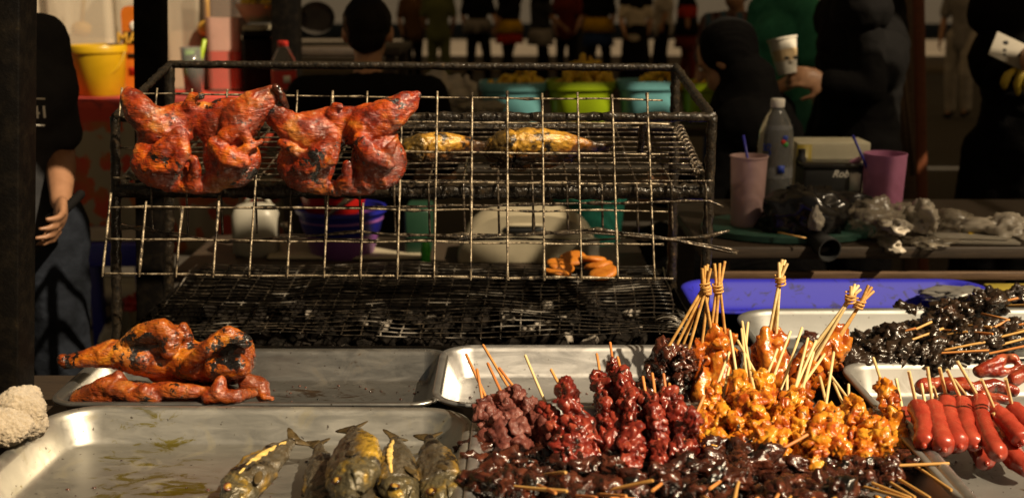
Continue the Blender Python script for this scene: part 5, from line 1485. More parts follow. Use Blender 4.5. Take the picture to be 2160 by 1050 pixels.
# things on the lower shelf
ZS = 0.690
table('low dark bench behind the grill holding basins and the beige tub', -0.98, 0.40, 3.36, 3.88, ZS, 'dark_wood')
def shelf_at(px, py, Y=3.46):
    return at(px, py, Y)
c = shelf_at(540, 555, 3.56)
jc = thing('jerrycan', 'white plastic jerrycan with a red cap under the table', 'jerrycan', (c.x, 3.58, ZS))
mb = MB(); mb.lathe((c.x, 3.58, ZS), [(0.060, 0), (0.068, 0.012), (0.068, 0.125), (0.055, 0.15), (0.024, 0.158)], 36, power=4, sy=0.8); mb.build('body', M['pl_white'], jc, sharp=60)
mb = MB(); mb.lathe((c.x - 0.02, 3.62, ZS + 0.155), [(0.018, 0), (0.018, 0.02), (0.015, 0.024)], 20); mb.build('cap', M['pl_red'], jc, sharp=40)
mb = MB(); mb.tube([(c.x - 0.04, 3.60, ZS + 0.145), (c.x - 0.015, 3.60, ZS + 0.175), (c.x + 0.03, 3.60, ZS + 0.175), (c.x + 0.045, 3.60, ZS + 0.145)], 0.008, 8); mb.build('handle', M['pl_white'], jc)
def shelf_basin(label, px0, px1, top_row, bot_row, Y, m, taper=0.8, name='basin', group='stacked wash basins'):
    x0, x1 = at(px0, top_row, Y).x, at(px1, top_row, Y).x
    r_ = (x1 - x0) / 2; cx = (x0 + x1) / 2
    zt, zb = at(0, top_row, Y).z, at(0, bot_row, Y).z
    return revolve(name, label, 'basin', (cx, Y + r_ * 0.9, zb), [(r_ * taper * 0.9, 0), (r_ * taper, 0.012), (r_ * 0.95, (zt - zb) - 0.014), (r_, (zt - zb) - 0.012), (r_, (zt - zb)), (r_ * 0.94, zt - zb), (r_ * taper * 0.95, 0.015)], m, 44, group)
shelf_basin('purple basin at the bottom of the stack under the table', 618, 800, 468, 556, 3.46, 'pl_purple', 0.76)
shelf_basin('dark blue basin in the middle of the stack', 608, 806, 452, 510, 3.45, 'pl_navy', 0.85)
shelf_basin('red basin at the top of the stack', 616, 770, 408, 460, 3.47, 'pl_red', 0.82)
c = at(730, 540, 3.48)
mb = MB(); mb.box((c.x, 3.62, ZS + 0.007), (0.48, 0.26, 0.012)); tag(mb.build('board', M['pl_beige'], None, bevel=0.006), 'pale board under the purple basin', 'board')
for k_, (pa, pb) in enumerate([((745, 412), (690, 456)), ((600, 470), (606, 488))]):
    mb = MB(); mb.tube([at(*pa, 3.43), at(*pb, 3.43)], [0.012, 0.004], 8); tag(mb.build('spoon', M['steel']), 'metal spoon leaning across the red basin' if k_ == 0 else 'small metal ladle end beside the blue basin', 'spoon')
c = at(878, 545, 3.48)
gb = thing('green_box', 'dark green box under the table beside the basins', 'box', (c.x, 3.56, ZS))
mb = MB(); mb.box((c.x, 3.62, ZS + 0.075), (0.08, 0.16, 0.145)); mb.build('body', M['pl_darkgreen'], gb, bevel=0.01)
mb = MB(); mb.lathe((c.x + 0.03, 3.46, ZS + 0.004), [(0.014, 0), (0.0155, 0.04), (0.010, 0.066), (0.005, 0.07)], 18); tag(mb.build('small_bottle', M['pl_lime'], None, sharp=40), 'small bright green bottle in front of the dark green box', 'bottle')
# beige wash tub on its side showing an oval handle hole
c = at(1115, 552, 3.45)
tb = thing('wash_tub', 'rounded beige plastic tub lid with an oval handle under the table', 'tub', (c.x, 3.46, ZS))
V, F = [], []
k_ = mpp(3.45, 500)
out_ = []
for t in np.linspace(0, 1, 33):
    x = lerp(-150, 150, t)
    hgt = 105 * (1 - abs(x / 152) ** 3.2) ** 0.55
    out_.append((x * k_, hgt * k_))
poly = [(-150 * k_, 0)] + out_ + [(150 * k_, 0)]
m_ = len(poly)
for y, s in ((3.45, 0.97), (3.46, 1.0), (3.62, 1.0)): V += [(c.x + x * s, y, ZS + 0.004 + z * s) for x, z in poly]
for a in range(2): F += [(a * m_ + i, a * m_ + (i + 1) % m_, (a + 1) * m_ + (i + 1) % m_, (a + 1) * m_ + i) for i in range(m_)]
F += [tuple(range(m_ - 1, -1, -1)), tuple(range(2 * m_, 3 * m_))]
mb = MB(); mb.add(V, F); mb.build('body', M['pl_beige'], tb, sharp=35)
mb = MB(); mb.ell((at(1105, 482, 3.45).x, 3.449, at(1105, 484, 3.45).z), (0.064, 0.010, 0.014), None, 3); mb.build('handle_recess', M['ink'], tb)
mb = MB(); mb.ell((at(1108, 476, 3.45).x, 3.442, at(1108, 474, 3.45).z), (0.058, 0.007, 0.006), None, 3); mb.build('handle', M['pl_beige'], tb)
shelf_basin('teal basin behind the beige tub', 1165, 1330, 424, 545, 3.68, 'pl_sea', 0.8)
c = at(1247, 512, 3.40)
mb = MB(); mb.lathe((c.x, 3.42, ZS + 0.01), [(0.016, 0), (0.024, 0.04), (0.026, 0.07), (0.022, 0.07), (0.014, 0.005)], 20); tag(mb.build('plastic_cup', M['pl_white'], None, sharp=40), 'white plastic cup in front of the beige tub', 'cup')
# --- lower left: blue bench with newspaper, white cool box, red bag
c = at(210, 540, 4.2)
zb_ = at(210, 512, 4.2).z
bn = thing('plastic_bench', 'dark blue plastic bench below the floral cloth', 'bench', (c.x, 4.35, 0))
mb = MB(); mb.box((c.x + 0.01, 4.36, zb_ - 0.045), (0.30, 0.34, 0.085)); mb.build('bench_top', M['pl_navy'], bn, bevel=0.008)
for sx in (-0.125, 0.145):
    for sy in (4.22, 4.50):
        mb = MB(); mb.box((c.x + sx, sy, (zb_ - 0.09) / 2), (0.045, 0.045, zb_ - 0.09)); mb.build('leg', M['pl_navy'], bn, bevel=0.004)
mb = MB()
V = [(c.x - 0.13 + 0.27 * i / 8, 4.22 + 0.26 * j / 6, zb_ + 0.004 + 0.008 * max(0, noise.noise(Vector((i * 0.7, j * 0.9, 3))))) for j in range(7) for i in range(9)]
F = [(j * 9 + i, j * 9 + i + 1, j * 9 + i + 10, j * 9 + i + 9) for j in range(6) for i in range(8)]
mb.add(V, F); o = mb.build('newspaper', M['paper']); md = o.modifiers.new('thick', 'SOLIDIFY'); md.thickness = 0.002
tag(o, 'crumpled newspaper sheet lying on the blue bench', 'newspaper')
c = at(208, 690, 4.55)
cb = thing('cool_box', 'dirty white cool box with a dark handle on the ground', 'cool box', (c.x, 4.7, 0))
zt_ = at(208, 628, 4.55).z
mb = MB(); mb.box((c.x, 4.72, zt_ * 0.45), (0.26, 0.34, zt_ * 0.88)); mb.build('body', M['pl_beige'], cb, bevel=0.015)
mb = MB(); mb.box((c.x, 4.72, zt_ * 0.95), (0.275, 0.355, zt_ * 0.10)); mb.build('lid', M['pl_white'], cb, bevel=0.01)
mb = MB(); mb.tube([(c.x - 0.07, 4.545, zt_ * 0.72), (c.x - 0.06, 4.52, zt_ * 0.55), (c.x + 0.06, 4.52, zt_ * 0.75), (c.x + 0.09, 4.545, zt_ * 0.78)], 0.009, 8); mb.build('handle', M['ink'], cb)
k_ = mpp(4.5, 690)
crumple('plastic_bag', 'pale plastic bag slumped against the cool box', 'plastic bag', (at(228, 690, 4.45).x, 4.47, 0.12), (22 * k_, 0.04, 0.09), 'bag_white', 9)
crumple('plastic_bag', 'red plastic bag on the ground behind the grill leg', 'plastic bag', (at(275, 640, 4.4).x, 4.45, at(275, 645, 4.4).z), (22 * k_, 0.05, 0.035), 'pl_red', 12)
# --- right table with bottle, cups, bags
ZR = 0.875
rt = table('dark wooden table on the right holding the bottle and the cups', 0.46, 2.2, 2.84, 3.5, ZR, 'dark_wood', th=0.03)
mb = MB(); mb.box((1.33, 2.86, ZR - 0.075), (1.70, 0.02, 0.02)); mb.build('rail', M['old_wood'], rt, bevel=0.002)
for i in range(6):
    x = lerp(0.55, 2.1, i / 5)
    mb = MB(); mb.box((x, 2.885, 0.70), (0.10, 0.018, 0.18)); mb.build('slat', M['old_wood'], rt, bevel=0.002)
c = at(1668, 505, 2.98)
o = revolve('cutting_board', 'round dark green board at the left of the right table', 'board', (c.x, 3.02, ZR), [(0.215, 0), (0.222, 0.004), (0.222, 0.018), (0.216, 0.022)], 'pl_board', 56, sy=0.72)
ZB_ = ZR + 0.0225
def std(px, Y): return at(px, 480, Y).x
# pink cup
x = std(1574, 3.0)
cp = thing('pink_cup', 'tall frosted pink cup with a blue straw on the green board', 'cup', (x, 3.0, ZB_))
h_ = at(0, 328, 3.0).z - ZB_
mb = MB(); mb.lathe((x, 3.0, ZB_), [(0.038, 0), (0.040, 0.004), (0.046, h_ - 0.006), (0.0485, h_ - 0.004), (0.0485, h_), (0.045, h_), (0.038, 0.006)], 36); mb.build('cup_wall', M['pink_cup'], cp, sharp=40)
mb = MB(); mb.lathe((x, 3.0, ZB_ + 0.007), [(0.0375, 0), (0.041, h_ * 0.55)], 32); mb.build('drink', M['liquid_pink'], cp)
mb = MB(); mb.tube([(x + 0.02, 2.985, ZB_ + 0.05), at(1568, 285, 2.99)], 0.0035, 8); mb.build('straw', M['pl_straw'], cp)
# water bottle
x = std(1628, 3.12); Yb = 3.12
zz = lambda py: at(1628, py, Yb).z
wb = thing('water_bottle', 'large clear water bottle with a white cap and blue print', 'bottle', (x, Yb, ZB_))
rb = 0.047
prof = [(0.03, ZB_), (rb - 0.004, ZB_ + 0.006), (rb, ZB_ + 0.02)]
zs = np.linspace(ZB_ + 0.03, zz(300), 16)
for i, z in enumerate(zs): prof.append((rb - (0.0015 if i % 2 else 0), z))
prof += [(rb * 0.93, zz(278)), (rb * 0.72, zz(252)), (rb * 0.44, zz(234)), (0.0165, zz(228)), (0.0165, zz(222))]
mb = MB(); mb.lathe((x, Yb, 0), prof, 36); mb.build('bottle_wall', M['pet'], wb)
mb = MB(); mb.lathe((x, Yb, 0), [(0.018, zz(226)), (0.0185, zz(225)), (0.0185, zz(210)), (0.0165, zz(208))], 28); mb.build('cap', M['ink_white'], wb, sharp=40)
mb = MB()
V, F = [], []
for z in (zz(372), zz(262)):
    for i in range(13):
        a = R(lerp(-62, 78, i / 12)) - PI / 2
        rr_ = (rb + 0.001) if z == zz(372) else rb * 0.86
        V.append((x + rr_ * math.cos(a), Yb + rr_ * math.sin(a), z))
F = [(i, i + 1, 14 + i, 13 + i) for i in range(12)]
clear_mat('label_film', (0.5, 0.52, 0.56), 0.20, 0.3)
mb.add(V, F); mb.build('label', M['label_film'], wb)
label_text('US', 0.030, (x - 0.030, Yb - 0.0405, zz(312)), 'ink_blue', wb, rot=(R(90), R(-90), R(-40)))
mb = MB(); mb.box((x + 0.006, Yb - rb - 0.002, zz(352)), (0.017, 0.002, 0.020)); mb.build('printed_square', M['ink_blue'], wb)
for dx, dz, m_ in ((0.006, 0.004, 'ink_blue'), (0.002, -0.006, 'ink_red'), (0.008, -0.013, 'ink_green')):
    mb = MB(); mb.ell((x + 0.008 + dx, Yb - rb * 0.96, zz(290) + dz), (0.007, 0.0015, 0.007), None, 2); mb.build('emblem', M[m_], wb)
# cartons behind
x = std(1745, 3.26)
bxz = at(0, 305, 3.2).z
cr = thing('carton_box', 'pale carton with a yellow left face behind the black tin', 'box', (x, 3.3, ZR))
mb = MB(); mb.box((x, 3.3, (ZR + bxz) / 2), (0.20, 0.12, bxz - ZR)); mb.build('body', M['paper_box'], cr, bevel=0.003)
mb = MB(); mb.box((x - 0.08, 3.238, (ZR + bxz) / 2), (0.04, 0.003, bxz - ZR - 0.01)); mb.build('yellow_panel', M['box_yellow'], cr)
x = std(1745, 3.14)
tnz = at(0, 348, 3.1).z
tn = thing('tin_box', 'black lidded tin with white script lettering', 'tin', (x, 3.15, ZR))
mb = MB(); mb.box((x, 3.15, (ZR + tnz) / 2), (0.155, 0.09, tnz - ZR)); mb.build('body', M['ink'], tn, bevel=0.006)
mb = MB(); mb.box((x, 3.15, tnz - 0.006), (0.162, 0.096, 0.016)); mb.build('lid', M['pl_black'], tn, bevel=0.004)
label_text('Robus', 0.026, (x + 0.028, 3.1035, at(0, 368, 3.1).z), 'ink_white', tn, shear=0.35)
mb = MB(); mb.box((x + 0.056, 3.1035, at(0, 385, 3.1).z), (0.028, 0.002, 0.045)); mb.build('white_panel', M['ink_white'], tn)
mb = MB(); mb.lathe((std(1702, 3.1), 3.2, ZR), [(0.014, 0), (0.014, 0.165), (0.010, 0.172), (0.010, 0.19)], 20); tag(mb.build('small_jar', M['ink'], None, sharp=40), 'slim dark jar with a shiny neck left of the black tin', 'jar')
# magenta jug
x = std(1857, 3.1)
hj = at(0, 323, 3.1).z - ZR
jg = thing('plastic_jug', 'magenta plastic jug with a blue straw', 'jug', (x, 3.1, ZR))
mb = MB()
V, F = [], []
prof = [(0.046, 0), (0.048, 0.004), (0.056, hj), (0.053, hj), (0.046, 0.008)]
nn = 40
for r_, z in prof:
    for k in range(nn):
        a = 2 * PI * k / nn
        sp = math.exp(-((a - 1.5 * PI) / 0.28) ** 2) * (z / hj) ** 3
        V.append((x + r_ * math.cos(a) * (1 + 0.1 * sp), 3.1 + r_ * math.sin(a) * (1 + 0.25 * sp), ZR + z - 0.006 * sp * 0))
F = [(i * nn + k, i * nn + (k + 1) % nn, (i + 1) * nn + (k + 1) % nn, (i + 1) * nn + k) for i in range(4) for k in range(nn)] + [tuple(range(nn - 1, -1, -1)), tuple(4 * nn + k for k in range(nn))]
mb.add(V, F); mb.build('jug_wall', M['pl_magenta'], jg, sharp=40)
mb = MB(); mb.tube([(x - 0.055, 3.13, ZR + hj * 0.9), (x - 0.085, 3.15, ZR + hj * 0.8), (x - 0.085, 3.15, ZR + hj * 0.35), (x - 0.052, 3.13, ZR + hj * 0.2)], 0.008, 8); mb.build('handle', M['pl_magenta'], jg)
mb = MB(); mb.tube([(x - 0.02, 3.09, ZR + 0.1), at(1799, 286, 3.08)], 0.0036, 8); mb.build('straw', M['pl_straw'], jg)
# black plastic bag and rubbish
k = mpp(2.95, 440)
crumple('plastic_bag', 'black plastic bag slumped on the green board', 'plastic bag', at(1700, 460, 2.93), (92 * k, 0.07, 72 * k), 'pl_black', 21, amp=0.35, ridg=0.7)
crumple('plastic_bag', 'pointed end of black plastic in front of the magenta jug', 'plastic bag', at(1785, 428, 2.98), (52 * k, 0.03, 24 * k), 'pl_black', 23, amp=0.3, ridg=0.5)
crumple('napkin', 'twisted white napkin tucked in the black bag', 'napkin', at(1722, 468, 2.85), (15 * k, 0.012, 28 * k), 'paper', 24, ridg=0.8)
mb = MB(); mb.lathe((0, 0, 0), [(0.020, 0), (0.024, 0.01), (0.030, 0.085), (0.027, 0.085), (0.018, 0.006)], 24)
o = mb.build('dark_cup', M['ink'], None, sharp=40); o.location = at(1715, 500, 2.88); o.rotation_euler = (R(100), 0, R(15)); tag(o, 'dark cup lying on its side in front of the black bag', 'cup')
mb = MB(); mb.tube([at(1640, 490, 2.86), at(1700, 502, 2.82)], 0.0018, 6); tag(mb.build('stick', M['stick_gold'], None), 'thin bare stick lying on the green board', 'stick')
RB = [('plastic_bag', 'brown see-through bag of scraps right of the black bag', (1850, 468, 2.95), (62, 46), 'thin_bag', 31), ('napkin', 'white napkin standing upright among the crumpled bags', (1945, 462, 2.93), (30, 40), 'bag_white', 33), ('napkin', 'white napkin crumpled low at the table edge', (1878, 518, 2.87), (20, 16), 'bag_white', 34),
      ('plastic_bag', 'clear crumpled bag between the napkin and the white parcel', (2010, 480, 2.98), (60, 32), 'thin_bag', 35), ('plastic_bag', 'clear bag piled behind the upright napkin', (1905, 455, 3.02), (50, 30), 'thin_bag', 36), ('plastic_bag', 'puffed white plastic parcel at the right edge of the table', (2115, 485, 2.94), (64, 34), 'bag_white', 37),
      ('napkin', 'oval white napkin beneath the brown bag', (1890, 478, 2.86), (30, 16), 'bag_white', 38), ('plastic_bag', 'flat clear bag in front of the napkins', (1960, 510, 2.88), (48, 12), 'thin_bag', 39)]
for nm, lab, c, r_, m_, sd in RB:
    o = crumple(nm, lab, 'napkin' if nm == 'napkin' else 'plastic bag', at(*c), (r_[0] * k, 0.05, r_[1] * k), m_, sd, amp=0.55, ridg=1.0)
heap('food_scraps', 'yellowish food scraps in front of the white parcel', 'food scraps', at(2040, 502, 2.93), 0.05, 0.02, 0.012, 24, 0.007, 'fritter', 9)
mb = MB(); c = at(2060, 528, 2.87)
mb.box((c.x, 2.89, ZR + 0.006), (0.20, 0.07, 0.008), Euler((0, 0, R(-4))).to_matrix()); mb.box((c.x - 0.01, 2.90, ZR + 0.014), (0.17, 0.06, 0.005), Euler((0, 0, R(-6))).to_matrix())
tag(mb.build('paper_packet', M['paper'], None, bevel=0.002), 'flat folded white paper packet at the front of the right table', 'paper packet')
# crumpled foil behind the black skewers, yellow board
crumple('foil_sheet', 'crumpled pale foil between the blue tray and the black skewers', 'foil', onz(2040, 628, 0.835) + Vector((0, 0.02, 0)), (0.085, 0.06, 0.014), 'alu_pale', 41, amp=0.3, ridg=0.9)
mb = MB(); c = onz(2140, 626, 0.83); mb.box((c.x + 0.04, c.y + 0.03, 0.826), (0.16, 0.10, 0.03)); tag(mb.build('board', M['box_yellow'], None, bevel=0.004), 'yellow board showing behind the black skewers', 'board')
# leaning sticks by the timber posts
for i, (pa, pb) in enumerate([((1906, 150), (1926, 370)), ((1900, 170), (1912, 330))]):
    mb = MB(); mb.tube([at(*pa, 4.7), at(*pb, 4.6)], 0.009, 8); tag(mb.build('bamboo_pole', M['old_wood']), 'thin pole leaning on the brown timber post' if i == 0 else 'second thin pole leaning left of the first', 'pole')
# metal pans stacked left of the seated man
for i, (px, py, r_, lab) in enumerate([(634, 42, 0.035, 'small metal pan at the back left of the seated man'), (668, 44, 0.09, 'round metal pan leaning behind the soda bottle')]):
    mb = MB(); mb.lathe((0, 0, 0), [(r_ * 0.8, 0), (r_, 0.03), (r_ * 1.04, 0.03), (r_ * 0.98, 0.024), (r_ * 0.78, 0.006)], 32)
    o = mb.build('metal_pan', M['old_pan'], None, sharp=40); o.location = at(px, py, 6.2); o.rotation_euler = (R(60), R(20 * i - 10), 0); tag(o, lab, 'pan')
t_ = table('dark table far behind the seated man', -1.5, -0.55, 5.95, 6.7, at(650, 85, 6.2).z - 0.03, 'dark_wood')
# ------------------------------------------------------------------ people
def cloth(name, c, rough=0.85, var=0.2):
    n = NT(name)
    f = n.noise(9, 4, 0.6)
    n.set(Base_Color=n.ramp(f, [(0.3, tuple(x * (1 - var) for x in c)), (0.7, tuple(x * (1 + var) for x in c))]), Roughness=rough, Specular_IOR_Level=0.08)
    n.bump(n.noise(14, 4, 0.6), 0.5, 0.012)
    M[name] = n.m
M['skin'] = plain('skin', (0.42, 0.22, 0.12), 0.5, var=0.12, sss=0.05)
M['skin_brown'] = plain('skin_brown', (0.26, 0.13, 0.07), 0.5, var=0.12)
cloth('c_black', (0.0055, 0.005, 0.005)); cloth('c_charcoal', (0.028, 0.028, 0.030)); cloth('c_jeans', (0.010, 0.012, 0.017), var=0.7); cloth('c_green', (0.05, 0.24, 0.15), var=0.35); cloth('c_teal', (0.03, 0.12, 0.09)); cloth('c_grey', (0.24, 0.22, 0.21)); cloth('c_pale', (0.40, 0.36, 0.32))
cloth('c_yellow', (0.42, 0.24, 0.01)); cloth('c_red', (0.34, 0.03, 0.015)); cloth('c_navy', (0.02, 0.04, 0.12)); cloth('c_white', (0.52, 0.45, 0.36)); cloth('c_maroon', (0.12, 0.02, 0.012)); cloth('c_olive', (0.10, 0.11, 0.04)); cloth('c_brown', (0.10, 0.05, 0.02)); cloth('hair', (0.008, 0.006, 0.005), 0.5)
n = NT('c_stripe')
wv = n.N('ShaderNodeTexWave'); wv.inputs['Scale'].default_value = 4.0; wv.inputs['Distortion'].default_value = 1.5; n.L(n.coord(), wv.inputs['Vector'])
n.set(Base_Color=n.ramp(wv.outputs['Fac'], [(0.25, (0.08, 0.16, 0.22)), (0.45, (0.26, 0.05, 0.035)), (0.62, (0.30, 0.28, 0.26)), (0.8, (0.10, 0.03, 0.02))]), Roughness=0.85)
M['c_stripe'] = n.m
BASE = dict(pelvis=(0, 0, .93), waist=(0, 0, 1.06), chest=(0, 0, 1.24), neckb=(0, -.01, 1.41), head=(0, .015, 1.565),
            shL=(-.165, 0, 1.375), elL=(-.215, -.02, 1.11), wrL=(-.225, .06, .88), shR=(.165, 0, 1.375), elR=(.215, -.02, 1.11), wrR=(.225, .06, .88),
            hiL=(-.085, 0, .90), knL=(-.095, .02, .49), anL=(-.095, -.02, .085), hiR=(.085, 0, .90), knR=(.095, .02, .49), anR=(.095, -.02, .085))
def hand_prims(mb, wr, el, side, curl=0.5, spread=1.0, palm_n=None, size=1.0):
    """palm and five bent fingers continuing the forearm el->wr"""
    d = (wr - el).normalized()
    nrm = Vector(palm_n) if palm_n is not None else Vector((-side, 0, 0))
    nrm = (nrm - d * nrm.dot(d)).normalized()          # direction the palm faces
    s = d.cross(nrm).normalized()                       # across the palm
    if palm_n is None and s.y < 0: s = -s               # thumb side to the front
    S = size
    pc = wr + d * 0.048 * S
    rot = Matrix((s, d, nrm)).transposed()
    mb.ell(pc, (0.040 * S, 0.050 * S, 0.017 * S), rot, 2)
    for k, (o, L) in enumerate(((0.030, .070), (0.010, .080), (-.010, .074), (-.029, .058))):
        p = wr + d * 0.086 * S + s * o * S
        dd = (d + s * o * 3 * spread).normalized()
        a1, a2, a3 = curl * 0.7, curl * 1.5, curl * 2.2
        def b(a): return (dd * math.cos(a) + nrm * math.sin(a))
        p1 = p + b(a1) * L * 0.45 * S; p2 = p1 + b(a2) * L * 0.32 * S; p3 = p2 + b(a3) * L * 0.25 * S
        mb.caps([p - d * 0.02 * S, p, p1, p2, p3], [.0105 * S, .0100 * S, .0092 * S, .0082 * S, .0068 * S], 1, 0.5)
    t0 = wr + d * 0.022 * S + s * 0.032 * S
    t1 = t0 + (d * 0.6 + s * 0.75 + nrm * 0.35).normalized() * 0.036 * S
    t2 = t1 + (d * 0.85 + s * 0.3 + nrm * (0.3 + curl * 0.4)).normalized() * 0.032 * S
    mb.caps([wr + d * 0.01 * S + s * 0.012 * S, t0, t1, t2], [.014 * S, .014 * S, .0108 * S, .0085 * S], 1, 0.5)
def person(label, loc, yaw, J=None, shirt='c_black', sleeve='short', legs='c_black', skirt=None, hair='short', skin_='skin', voxel=0.007, scale=1.0, curl=0.5, palmL=None, palmR=None, hem=0.0, extra=None, group=None, girth=1.0, hijab='c_black', shoes='c_black', face_dir=(0, 1, 0), bands=()):
    j = {k: Vector(v) for k, v in BASE.items()}
    for k, v in (J or {}).items(): j[k] = Vector(v)
    T = Matrix.Translation(Vector(loc)) @ Matrix.Rotation(yaw, 4, 'Z') @ Matrix.Scale(scale, 4)
    o = thing('person', label, 'person', (0, 0, 0), group)
    def out(mb, vx, name, m, sm=4, amp=None):
        me = remesh(mb, vx, sm)
        if amp: wobble(me, amp, len(label))
        me.transform(T)
        return link(name, me, M[m], o)
    G = girth
    body = MB()
    body.caps([j['pelvis'], j['waist'], j['chest']], [.115 * G, .105 * G, .12 * G], 2)
    body.ell(j['chest'], (.155 * G, .105 * G, .16), None, 3)
    body.caps([j['shL'], lerp(j['shL'], j['shR'], .5) + Vector((0, 0, .015)), j['shR']], [.052, .06, .052], 2)
    body.caps([lerp(j['shL'], j['shR'], .5), j['neckb'], j['head'] - Vector((0, .01, .07))], [.07, .052, .048], 2)
    for s in 'LR':
        body.caps([j['sh' + s], lerp(j['sh' + s], j['el' + s], .5), j['el' + s], lerp(j['el' + s], j['wr' + s], .3), j['wr' + s]], [.052, .045, .037, .038, .025], 2)
        body.caps([j['hi' + s], lerp(j['hi' + s], j['kn' + s], .5), j['kn' + s], lerp(j['kn' + s], j['an' + s], .3), j['an' + s]], [.088, .075, .052, .053, .034], 2)
        f = Vector((0, .15, -.04)) if abs((j['an' + s] - j['kn' + s]).z) > .2 else Vector((0, .12, -.05))
        body.caps([j['an' + s] + Vector((0, -.035, -.04)), j['an' + s] + Vector((0, .06, -.045)), j['an' + s] + f], [.036, .034, .028], 2)
        hand_prims(body, j['wr' + s], j['el' + s], -1 if s == 'L' else 1, curl, palm_n=(palmL if s == 'L' else palmR), size=1.0)
    # head with face
    h = j['head']; fd = Vector(face_dir).normalized(); rt_ = fd.cross(Vector((0, 0, 1))).normalized(); upv = rt_.cross(fd)
    HR = Matrix((rt_, fd, upv)).transposed()
    def hp_(x, y, z): return h + rt_ * x + fd * y + upv * z
    body.ell(hp_(0, -.008, .022), (.076, .094, .092), HR, 3)
    body.ell(hp_(0, .022, -.042), (.056, .066, .070), HR, 3)
    body.caps([hp_(0, .092, .012), hp_(0, .108, -.016)], [.010, .014], 1)
    for sx in (-1, 1):
        body.ell(hp_(sx * .078, -.008, -.005), (.011, .022, .032), HR, 2)
        body.ell(hp_(sx * .032, .068, .024), (.022, .016, .008), HR, 2)      # brow
    body.ell(hp_(0, .084, -.050), (.024, .010, .007), HR, 2); body.ell(hp_(0, .082, -.062), (.022, .010, .008), HR, 2)
    bo_ = out(body, voxel, 'body', skin_, 3)
    for sx in (-1, 1):
        mb = MB(); mb.ell(hp_(sx * .031, .078, .008), (.012, .008, .007), HR, 2); mb2 = mb.mesh('eye'); mb2.transform(T); link('eye', mb2, M['ink_white'], o)
    cl = MB()
    if hair == 'short':
        cl.ell(hp_(0, -.018, .036), (.084, .096, .092), HR, 3); cl.ell(hp_(0, -.052, -.010), (.068, .055, .060), HR, 3)
        out(cl, max(voxel, .006), 'hair', 'hair', 2, [(.003, 60)])
    elif hair == 'long':
        cl.ell(hp_(0, -.018, .036), (.085, .098, .092), HR, 3); cl.caps([hp_(0, -.06, .02), hp_(0, -.085, -.10), hp_(0, -.09, -.20)], [.07, .07, .05], 2)
        out(cl, max(voxel, .006), 'hair', 'hair', 2, [(.003, 50)])
    elif hair == 'hijab':
        cl.ell(hp_(0, -.030, .030), (.098, .098, .108), HR, 3); cl.ell(hp_(0, -.03, -.07), (.094, .080, .095), HR, 3)
        cl.caps([hp_(0, -.03, -.10), j['neckb'] + Vector((0, -.01, -.01)), j['chest'] + Vector((0, .0, .05))], [.098, .13, .165], 2)
        cl.caps([j['shL'], j['shR']], [.10, .10], 2)
        out(cl, max(voxel, .008), 'headscarf', hijab, 6, [(.006, 14)])
    # shirt
    c = MB()
    lo = lerp(j['pelvis'], j['waist'], -0.25 - hem)
    c.caps([lo, j['waist'], j['chest']], [.140 * G, .130 * G, .140 * G], 2)
    c.ell(j['chest'], (.175 * G, .125 * G, .165), None, 3)
    c.caps([j['shL'], lerp(j['shL'], j['shR'], .5) + Vector((0, 0, .012)), j['shR']], [.068, .070, .068], 2)
    for s in 'LR':
        if sleeve == 'short': c.caps([j['sh' + s], lerp(j['sh' + s], j['el' + s], .78)], [.068, .066], 2)
        else: c.caps([j['sh' + s], j['el' + s], lerp(j['el' + s], j['wr' + s], .88)], [.068, .056, .046], 2)
    out(c, max(voxel, .008), 'shirt', shirt, 4, [(.006, 9), (.003, 24)])
    if skirt:
        c = MB()
        c.caps([j['waist'], j['pelvis']], [.125 * G, .145 * G], 2)
        a_, b_ = lerp(j['knL'], j['knR'], .5), lerp(j['anL'], j['anR'], .5) + Vector((0, 0, .06))
        c.caps([j['hiL'], j['knL'], j['anL'] + Vector((0, 0, .06))], [.12, .12, .13], 2); c.caps([j['hiR'], j['knR'], j['anR'] + Vector((0, 0, .06))], [.12, .12, .13], 2); c.caps([j['pelvis'], a_, b_], [.14, .13, .13], 2)
        out(c, max(voxel, .010), 'skirt', skirt, 5, [(.008, 10)])
    elif legs:
        c = MB()
        c.caps([lerp(j['pelvis'], j['waist'], .4), j['pelvis']], [.122 * G, .130 * G], 2)
        for s in 'LR': c.caps([j['hi' + s], j['kn' + s], lerp(j['kn' + s], j['an' + s], .95)], [.102, .074, .058], 2)
        out(c, max(voxel, .008), 'trousers', legs, 4, [(.006, 10), (.003, 26)])
    for z0, z1, m_ in bands:
        c = MB(); q = MB()
        q.lathe((0, 0, 0), [(.165 * G, z0), (.205 * G, z1), (.198 * G, z1), (.158 * G, z0)], 24, sy=.80)
        me = q.mesh('tunic'); wobble(me, [(.008, 9)], z0); me.transform(T); link('tunic', me, M[m_], o)
    for s in 'LR':
        c = MB(); an = j['an' + s]
        c.caps([an + Vector((0, -.04, -.045)), an + Vector((0, .06, -.05)), an + Vector((0, .155, -.052))], [.040, .040, .034], 2)
        out(c, max(voxel, .009), 'shoe', shoes, 2)
    if extra: extra(o, T)
    return o
